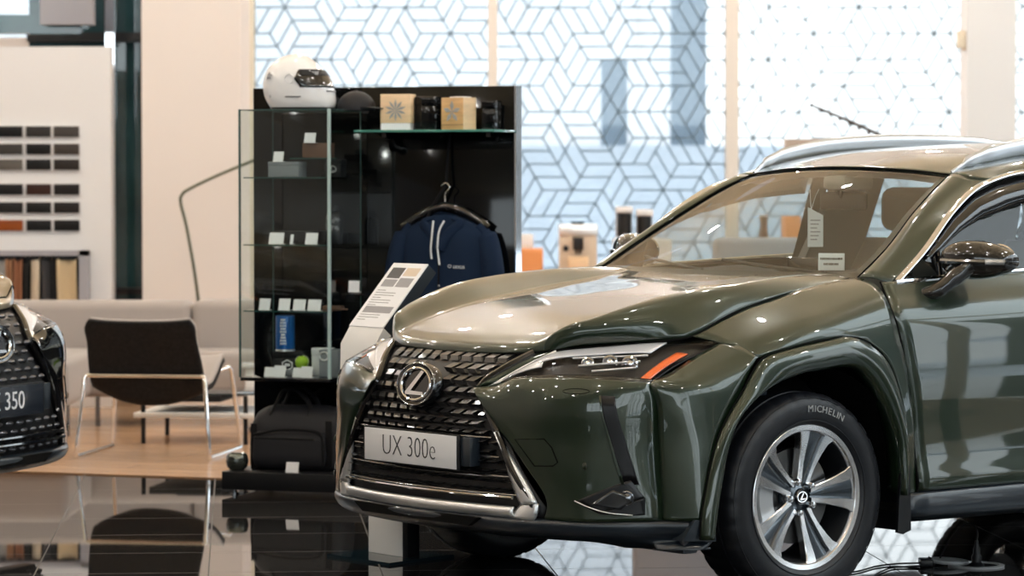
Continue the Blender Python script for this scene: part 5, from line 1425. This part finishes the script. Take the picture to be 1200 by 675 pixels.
# ================================================================== sample wall
cols = [(.010,.010,.012),(.06,.055,.055),(.11,.10,.095),(.09,.085,.08),(.012,.012,.012),(.10,.085,.075),(.22,.20,.18),(.015,.015,.016),(.05,.04,.035),(.02,.02,.022),(.07,.028,.02),(.025,.022,.022),(.03,.03,.032),(.018,.018,.018),(.03,.025,.024),(.50,.12,.02),(.012,.014,.016),(.012,.012,.012)]
nm_c = ['jet black','dark grey','mid grey','warm grey','deep black','grey brown','light grey','soft black','dark brown','charcoal','red brown','sooty black','slate black','plain black','umber black','bright orange','blue black','matt black']
rowsz = [1.645, 1.541, 1.449, 1.302, 1.194, 1.088]
rown = ['top','second','third','fourth','fifth','bottom']; coln = ['left','middle','right']
colx = [(-3.06, -2.906), (-2.886, -2.738), (-2.722, -2.570)]
b = MB()
for k, z in enumerate(rowsz):
    for x0, x1 in colx: b.box((x0 - .008, 18.985, z - .040), (x1 + .008, 19.001, z + .040))
for i, z in enumerate(rowsz):
    for j, (x0, x1) in enumerate(colx):
        k = i * 3 + j
        M['leather%d' % k] = pbr('sample_leather', tuple(c * .5 for c in cols[k]), .6, spec=.2, bump=.2, bscale=150)
        s_ = empty('leather_sample', ((x0 + x1) / 2, 18.985, z), 0, '%s leather sample, %s column of the %s row on the white wall' % (nm_c[k], coln[j], rown[i]), 'leather sample', 'leather samples on the white wall')
        q = MB(); q.box((-(x1 - x0) / 2, -.012, -.032), ((x1 - x0) / 2, .0, .032), .004); q.build('swatch', 'leather%d' % k, s_)
        q = MB(); q.box((-(x1 - x0) / 2 + .01, -.0135, .018), ((x1 - x0) / 2 - .01, -.0115, .020)); q.build('stitching', 'ink', s_, smooth=0)
b.build('trim_8', 'wall_white', None, kind='structure', smooth=0)
nb = empty('sample_rack', (-2.83, 18.93, .50), 0, 'grey framed rack of hanging upholstery samples low on the white wall', 'rack')
b = MB(); b.box((-.32, -.06, -.02), (-.29, .06, .44)); b.box((.27, -.06, -.02), (.32, .06, .44)); b.box((-.32, -.06, .41), (.32, .06, .44)); b.build('frame', 'sofa_grey', nb)
b = MB(); b.box((-.29, .05, -.02), (.27, .06, .41)); b.build('back', 'void', nb)
b = MB(); b.tube([(-.29, 0, .395), (.27, 0, .395)], .006, 8); b.build('rail', 'chrome', nb)
rolls = [('dark grey',(.03,.03,.032),.045),('light grey',(.36,.35,.34),.040),('caramel',(.38,.20,.11),.040),('rust brown',(.30,.13,.07),.042),('black',(.012,.012,.012),.030),('cream',(.62,.52,.40),.052),('charcoal',(.035,.035,.04),.052),('jet black',(.008,.008,.009),.03),('sand',(.62,.48,.30),.110)]
x = -3.10
for k, (n_, c_, w) in enumerate(rolls):
    M['roll%d' % k] = pbr('sample_fabric', c_, .8, bump=.2, bscale=120)
    o = empty('fabric_sample', (x + w / 2, 18.93, .50), 0, '%s upholstery sample hanging in the grey rack' % n_, 'fabric sample', 'upholstery samples in the grey rack')
    q = MB(); G = []
    for z in np.linspace(0, .39, 9): G.append([(-w / 2 + w * t + .004 * math.sin(9 * z + k), -.03 + .008 * math.sin(PI * t) - .012 * math.sin(5 * t + k), z) for t in np.linspace(0, 1, 7)])
    q.grid(G); p_ = q.build('cloth', 'roll%d' % k, o, smooth=70); md = p_.modifiers.new('thickness', 'SOLIDIFY'); md.thickness = .008
    q = MB(); q.box((-w / 2 + .004, -.034, .385), (w / 2 - .004, .006, .401), .003); q.build('clip', 'black_plastic', o)
    x += w + .010

# ================================================================== coffee corner and seats by the windows
ko = empty('coffee_counter', (.55, 22.2, 0), 0, 'low white counter by the patterned window carrying the coffee machine', 'counter')
b = MB(); b.box((-.60, -.30, .04), (.75, .30, .68), .004); b.build('body', 'white', ko)
b = MB(); b.box((-.62, -.32, .681), (.77, .32, .715), .004); b.build('worktop', 'white_gloss', ko)
for x in (-.15, .30):
    b = MB(); b.box((x - .002, -.302, .06), (x + .002, -.299, .66)); b.build('door_joint', 'grey_ink', ko)
cm = empty('coffee_machine', (.455, 22.1, .716), 0, 'beige bean-to-cup coffee machine on the white counter', 'coffee machine')
b = MB(); b.box((-.13, -.14, 0), (.13, .16, .255), .008); b.build('body', 'beige', cm)
b = MB(); b.box((-.135, -.15, .2555), (.135, .165, .335), .010); b.build('top_panel', 'satin', cm)
b = MB(); b.box((-.13, -.145, .30), (.13, -.140, .325)); b.lathe([(.04, .335), (.05, .352), (0, .352)], 20); b.build('bean_lid', 'trim_dark', cm)
b = MB(); b.box((-.035, -.19, .16), (.035, -.14, .245), .006); b.box((-.02, -.185, .135), (-.006, -.16, .16)); b.box((.006, -.185, .135), (.02, -.16, .16)); b.build('spout', 'trim_dark', cm)
b = MB(); b.lathe([(.020, -.145), (.020, -.150), (0, -.151)], 20, 'Y', Matrix.Translation((-.085, 0, .17))); b.build('dial', 'trim_dark', cm)
b = MB(); b.box((-.07, -.19, .0), (.07, -.14, .115), .006); b.build('drip_tray', 'wood_light', cm)
bk = empty('white_cabinet', (.86, 22.15, .716), 0, 'white box cabinet on the counter under the two drink dispensers', 'cabinet')
b = MB(); b.box((-.16, -.15, 0), (.24, .17, .232), .004); b.build('body', 'white', bk)
b = MB(); b.box((-.155, -.154, .01), (.038, -.150, .22)); b.box((.042, -.154, .01), (.235, -.150, .22)); b.build('door', 'white_gloss', bk)
for k, (x, h, lab) in enumerate(((.775, .225, 'taller white drink dispenser with dark front by the window'), (.915, .205, 'shorter white drink dispenser with dark front by the window'))):
    o = empty('drink_dispenser', (x, 22.08, .949), 0, lab, 'dispenser')
    b = MB(); b.box((-.058, -.04, 0), (.058, .09, .012)); b.box((-.058, .03, .012), (.058, .09, h), .006); b.box((-.060, -.05, h - .045), (.060, .09, h), .008); b.build('housing', 'white_gloss', o)
    b = MB(); b.lathe([(.045, .013), (.050, .03), (.050, h - .05), (.045, h - .046), (0, h - .046)], 28, mat=Matrix.Translation((0, -.012, 0))); b.build('tank', 'trim_dark', o)
    b = MB(); b.tube([(0, -.058, .04), (0, -.075, .035), (0, -.078, .02)], .006, 8); b.build('tap', 'chrome', o)
oc = empty('orange_cabinet', (.135, 21.3, 0), 0, 'orange cabinet standing left of the coffee machine', 'cabinet')
b = MB(); b.box((-.20, -.2, .04), (.07, .2, .90), .006); b.build('body', 'orange_board', oc)
b = MB(); b.box((-.195, -.203, .06), (-.066, -.200, .88)); b.box((-.062, -.203, .06), (.066, -.200, .88)); b.build('door', 'orange_board', oc)
b = MB(); b.box((-.18, -.18, 0), (.05, .18, .04)); b.build('base', 'trim_dark', oc)
pk = empty('paper_stack', (.06, 21.3, .9005), 0, 'white folded paper pack on top of the orange cabinet', 'paper pack')
b = MB(); b.box((-.10, -.10, 0), (.08, .10, .095), .004); b.build('pack', 'white', pk)
b = MB(); b.box((-.101, -.101, .03), (.081, .101, .05)); b.build('band', 'card', pk)

def armchair(x, y, rz, w, h, lab, name='armchair', mat='sofa_grey'):
    o = empty(name, (x, y, 0), rz, lab, 'armchair')
    def c(nm, lo, hi, bev=.04): b = MB(); b.box(lo, hi, bev, seg=3); b.build(nm, mat, o, smooth=60)
    c('seat', (-w / 2 + .08, -.34, .20), (w / 2 - .08, .30, .46)); c('backrest', (-w / 2, .26, .22), (w / 2, .42, h)); c('armrest', (-w / 2, -.34, .20), (-w / 2 + .12, .30, .64)); c('armrest', (w / 2 - .12, -.34, .20), (w / 2, .30, .64))
    for lx, ly in ((-w / 2 + .06, -.28), (w / 2 - .06, -.28), (-w / 2 + .06, .34), (w / 2 - .06, .34)):
        b = MB(); b.tube([(lx, ly, 0), (lx, ly, .22)], .016, 8); b.build('leg', 'dark_chrome', o)
    return o
armchair(1.36, 18.6, PI + .15, .52, 1.03, 'grey high-backed armchair seen through the green car windscreen, the taller one')
armchair(.925, 17.25, PI - .1, .50, .93, 'grey armchair seen low at the left of the windscreen, the shorter one')
tb = empty('white_table', (1.9, 20.2, 0), 0, 'white cafe table by the windows seen through the car', 'table')
b = MB(); b.lathe([(0, .70), (.42, .70), (.42, .73), (0, .73)], 40); b.build('top', 'white', tb)
b = MB(); b.tube([(0, 0, .02), (0, 0, .70)], .035, 14); b.build('column', 'chrome', tb)
b = MB(); b.lathe([(0, 0), (.26, 0), (.26, .012), (.04, .022), (0, .022)], 36); b.build('base', 'chrome', tb)
for k, (x, c_, lab, w) in enumerate(((1.76, 'orange_board', 'bright orange brochure box standing on the white table, left one', .05), (1.97, 'orange_lens', 'red orange brochure box standing on the white table, right one', .04))):
    o = empty('brochure_box', (x, 20.15, .7305), .2, lab, 'brochure box')
    b = MB(); b.box((-w, -.05, 0), (w, .05, .40 - .10 * k), .004); b.build('body', c_, o)
    b = MB(); b.box((-w + .01, -.051, .05), (w - .01, -.0495, .20)); b.build('label', 'card', o)
vs = empty('vase', (1.60, 20.3, .7305), 0, 'slim brown vase on the white table beside the brochures', 'vase')
b = MB(); b.lathe([(0, 0), (.035, 0), (.048, .06), (.040, .22), (.022, .34), (.030, .40), (.026, .40), (.018, .34), (0, .30)], 28); b.build('body', 'brown', vs)
b = MB(); b.lathe([(.031, .395), (.032, .405), (.027, .405)], 24); b.build('lip', 'satin', vs)
# lampshade and twig rising behind the roof of the car
fl2 = empty('floor_lamp', (2.005, 21.0, 0), 0, 'floor lamp with rectangular beige shade behind the green car roof', 'floor lamp')
b = MB(); b.box((-.21, -.12, 1.33), (.21, .12, 1.625), .004); b.build('lamp_shade', 'shade', fl2)
b = MB(); b.tube([(0, 0, .02), (0, 0, 1.33)], .012, 10); b.build('pole', 'chrome', fl2)
b = MB(); b.box((-.16, -.16, 0), (.16, .16, .02), .004); b.build('base', 'dark_chrome', fl2)
vt = empty('floor_vase', (2.95, 20.75, 0), 0, 'tall dark floor vase hidden behind the car, holding the bare twig', 'vase')
b = MB(); b.lathe([(0, 0), (.10, 0), (.14, .15), (.13, .50), (.06, .85), (.07, .95), (.062, .95), (.05, .85), (0, .75)], 32); b.build('body', 'black_plastic', vt)
b = MB(); b.tube([(.071 * math.cos(2*PI*k/28), .071 * math.sin(2*PI*k/28), .95) for k in range(28)], .006, 6, closed=True); b.build('lip', 'dark_chrome', vt)
tw = empty('twig', (2.95, 20.8, .80), 0, 'single bare dark twig slanting up left against the bright window', 'twig')
b = MB(); b.tube([(0, 0, 0), (-.03, 0, .30), (-.13, 0, .56), (-.26, .02, .70), (-.42, .05, .79), (-.60, .08, .875), (-.80, .10, .965), (-.99, .12, 1.045)], [.018, .016, .014, .013, .012, .011, .009, .005], 8, smooth=4); b.build('stem', 'twig', tw)
b = MB()
for q in range(15):
    t = .30 + .66 * q / 14; x = -1.0 * t + .06; z = .50 + .56 * t
    p = Vector((x, .10, z - .0)); p = Vector((-.13 - .86 * (q / 14), .02 + .10 * q / 14, .57 + .475 * (q / 14) ** .85))
    b.sphere(p, .013, 8, 6)
b.build('buds', 'twig', tw)

# ================================================================== floor socket and charging cable at the right
fs = empty('floor_socket', (1.60, 11.24, 0), 0, 'round metal floor socket with open lid right of the front wheel', 'floor socket')
b = MB(); b.lathe([(.098, .0), (.100, .006), (.082, .008), (.080, .0)], 40, mat=Matrix.Translation((.04, 0, 0)) @ Matrix.Diagonal((1.0, 1, 1, 1))); b.build('ring', 'socket_metal', fs)
b = MB(); b.lathe([(0, .0005), (.080, .0005), (.080, .002), (0, .002)], 32, mat=Matrix.Translation((.04, 0, 0))); b.build('well', 'void', fs)
b = MB(); b.lathe([(0, .010), (.070, .010), (.074, .016), (.070, .022), (0, .024)], 40, mat=Matrix.Translation((-.055, .02, 0)) @ Matrix.Rotation(.06, 4, 'Y')); b.build('lid', 'socket_metal', fs)
b = MB(); b.box((-.16, -.03, .001), (-.115, .05, .026), .005); b.build('hinge', 'black_plastic', fs)
pg = empty('power_plug', (1.632, 11.18, .0025), 0, 'black plug standing in the round floor socket with a looped cable', 'plug')
b = MB(); b.lathe([(.026, 0), (.028, .010), (.017, .020), (.018, .040), (.012, .048), (.012, .066), (.008, .078), (.006, .095), (0, .095)], 20); b.build('body', 'black_plastic', pg)
b = MB(); b.tube([(0, 0, .09), (.002, 0, .125), (-.012, .02, .150), (-.035, .04, .148), (-.07, .06, .110), (-.10, .08, .06), (-.125, .09, .012), (-.16, .06, .030)], .0034, 8, smooth=6); b.build('cable', 'black_plastic', pg)
for k, pts in enumerate(([(1.44, 11.26, .012), (1.36, 11.27, .008), (1.28, 11.20, .007), (1.20, 11.06, .007), (1.10, 10.96, .007)], [(1.45, 11.20, .010), (1.38, 11.19, .007), (1.33, 11.16, .007), (1.27, 11.02, .007), (1.22, 10.85, .007)])):
    b = MB(); b.tube([(p[0], p[1], p[2] - .003) for p in pts], .0032, 8, smooth=6); o = b.build('cable', 'black_plastic', None); tag(o, ('upper of two black cables running from the floor socket to the front wheel', 'lower of two black cables leaving the floor socket towards the viewer')[k], 'cable', 'cables on the tile floor')
# ================================================================== the second car at the left edge
fw2 = Vector((.905, -.425, 0)).normalized(); rz2 = math.atan2(fw2.y, fw2.x)
rx = copy_tree(car, None, Vector((-1.956, 12.0, 0)) - fw2 * .968, rz2, 'bronze car with black front and dark number plate, cut off by the left edge')
rx.location.z = 0; rx.scale = (1.07, 1.07, 1.07)
kill = []
for o in list(rx.children_recursive):
    base = o.name.split('.')[0]
    if base in ('plate_lettering', 'grille_mesh', 'grille_slat', 'chrome_bar', 'grille_spear', 'spear_foot'): kill.append(o); continue
    if o.type == 'MESH' and o.material_slots and o.material_slots[0].material == M['paint']:
        o.material_slots[0].link = 'OBJECT'
        o.material_slots[0].material = M['black_gloss'] if base in ('front_bumper', 'bumper_corner', 'grille_surround') else M['paint_gold']
    if base == 'plate_face': o.material_slots[0].link = 'OBJECT'; o.material_slots[0].material = M['plate_dark']; pface = o.parent
    if base == 'grille': rgr = o
for o in kill: bpy.data.objects.remove(o)
text('plate_lettering', 'RX 350', .090, 'card', pface, frame((.9522, .0, .4925), (0, 1, 0), (0, 0, 1)), sx=.95)
b = MB()      # almond-shaped chips in rows
for ri, z in enumerate(np.arange(.32, .80, .031)):
    if .43 < z < .56: continue
    W = hw(z) - .03; y = .0 if ri % 2 else .035
    while y < W:
        for s in ((1, -1) if y > 0 else (1,)):
            if (y / .115) ** 2 + ((z - .699) / .08) ** 2 < 1: continue
            py = s * y; c = Vector((gx(py, z) + .004, py, z)); n_ = 10
            tp = [b.bm.verts.new((gx(py + .026 * math.cos(2 * PI * k / n_), z) - .006, py + .026 * math.cos(2 * PI * k / n_), z + .0085 * math.sin(2 * PI * k / n_))) for k in range(n_)]
            q = b.bm.verts.new(c)
            for k in range(n_): b.bm.faces.new((tp[k], tp[(k + 1) % n_], q))
        y += .070
b.build('grille_mesh', 'chip_grey', rgr, smooth=20)
b = MB()
for z in (.36, .335):
    w_ = hw(z) - .02; b.tube([(gx(y, z) + .006, y, z) for y in np.linspace(-w_, w_, 13)], .008, 8)
b.build('grille_slat', 'black_gloss', rgr)
b = MB(); pts = []
Qh = surf(full(HOOD), 4, 4); row = Qh[7]
b.tube([Vector(p) + Vector((.001, 0, .001)) for p in row[6:-6]], .003, 6); b.build('panel_gap', 'void', rx)
# ================================================================== light, sky, camera
w = bpy.data.worlds.new('sky'); scene.world = w; w.use_nodes = True
t = w.node_tree; t.nodes.clear()
o = t.nodes.new('ShaderNodeOutputWorld'); bg_ = t.nodes.new('ShaderNodeBackground')
tc = t.nodes.new('ShaderNodeTexCoord'); sp_ = t.nodes.new('ShaderNodeSeparateXYZ'); link(t, tc.outputs['Generated'], sp_.inputs[0])
rp = t.nodes.new('ShaderNodeValToRGB'); link(t, sp_.outputs['Z'], rp.inputs[0])
e_ = rp.color_ramp.elements; e_[0].position = 0.0; e_[0].color = (.97, .985, 1.0, 1); e_[1].position = .6; e_[1].color = (.90, .95, 1.0, 1)
link(t, rp.outputs[0], bg_.inputs[0]); bg_.inputs[1].default_value = SKY
link(t, bg_.outputs[0], o.inputs[0])
# daylight portals in the window walls
def portal(loc, rot, sx, sy):
    l = bpy.data.lights.new('window_portal', 'AREA'); l.shape = 'RECTANGLE'; l.size = sx; l.size_y = sy; l.cycles.is_portal = True
    ob = bpy.data.objects.new('window_portal', l); COL.objects.link(ob); ob.location = loc; ob.rotation_euler = rot
portal((2.1, 24.3, 2.6), (R(-90), 0, 0), 8.2, 5.2)
portal((6.6, 7.7, 2.6), (R(90), 0, R(90)), 33, 5.0)
portal((-.8, -9.2, 3.6), (R(90), 0, 0), 14.4, 2.6)
cam_d = bpy.data.cameras.new('camera'); cam_o = bpy.data.objects.new('camera', cam_d); COL.objects.link(cam_o)
cam_o.location = (0, 0, 1.372); cam_o.rotation_euler = (R(90) - math.atan(129.31 / 3742.05), 0, 0)
cam_d.sensor_width = 36; cam_d.lens = 3742.05 / 1200 * 36; cam_d.clip_end = 300
cam_d.dof.use_dof = True; cam_d.dof.focus_distance = 10.4; cam_d.dof.aperture_fstop = 4.5
scene.camera = cam_o
scene.view_settings.view_transform = 'Standard'; scene.view_settings.look = 'None'
scene.view_settings.gamma = 1; scene.view_settings.use_curve_mapping = False
scene.view_settings.exposure = EXPO
scene.cycles.max_bounces = 10; scene.cycles.transparent_max_bounces = 24; scene.cycles.diffuse_bounces = 4; scene.cycles.glossy_bounces = 6
scene.cycles.sample_clamp_indirect = 4.0; scene.cycles.use_denoising = True
scene.cycles.caustics_reflective = False; scene.cycles.caustics_refractive = False
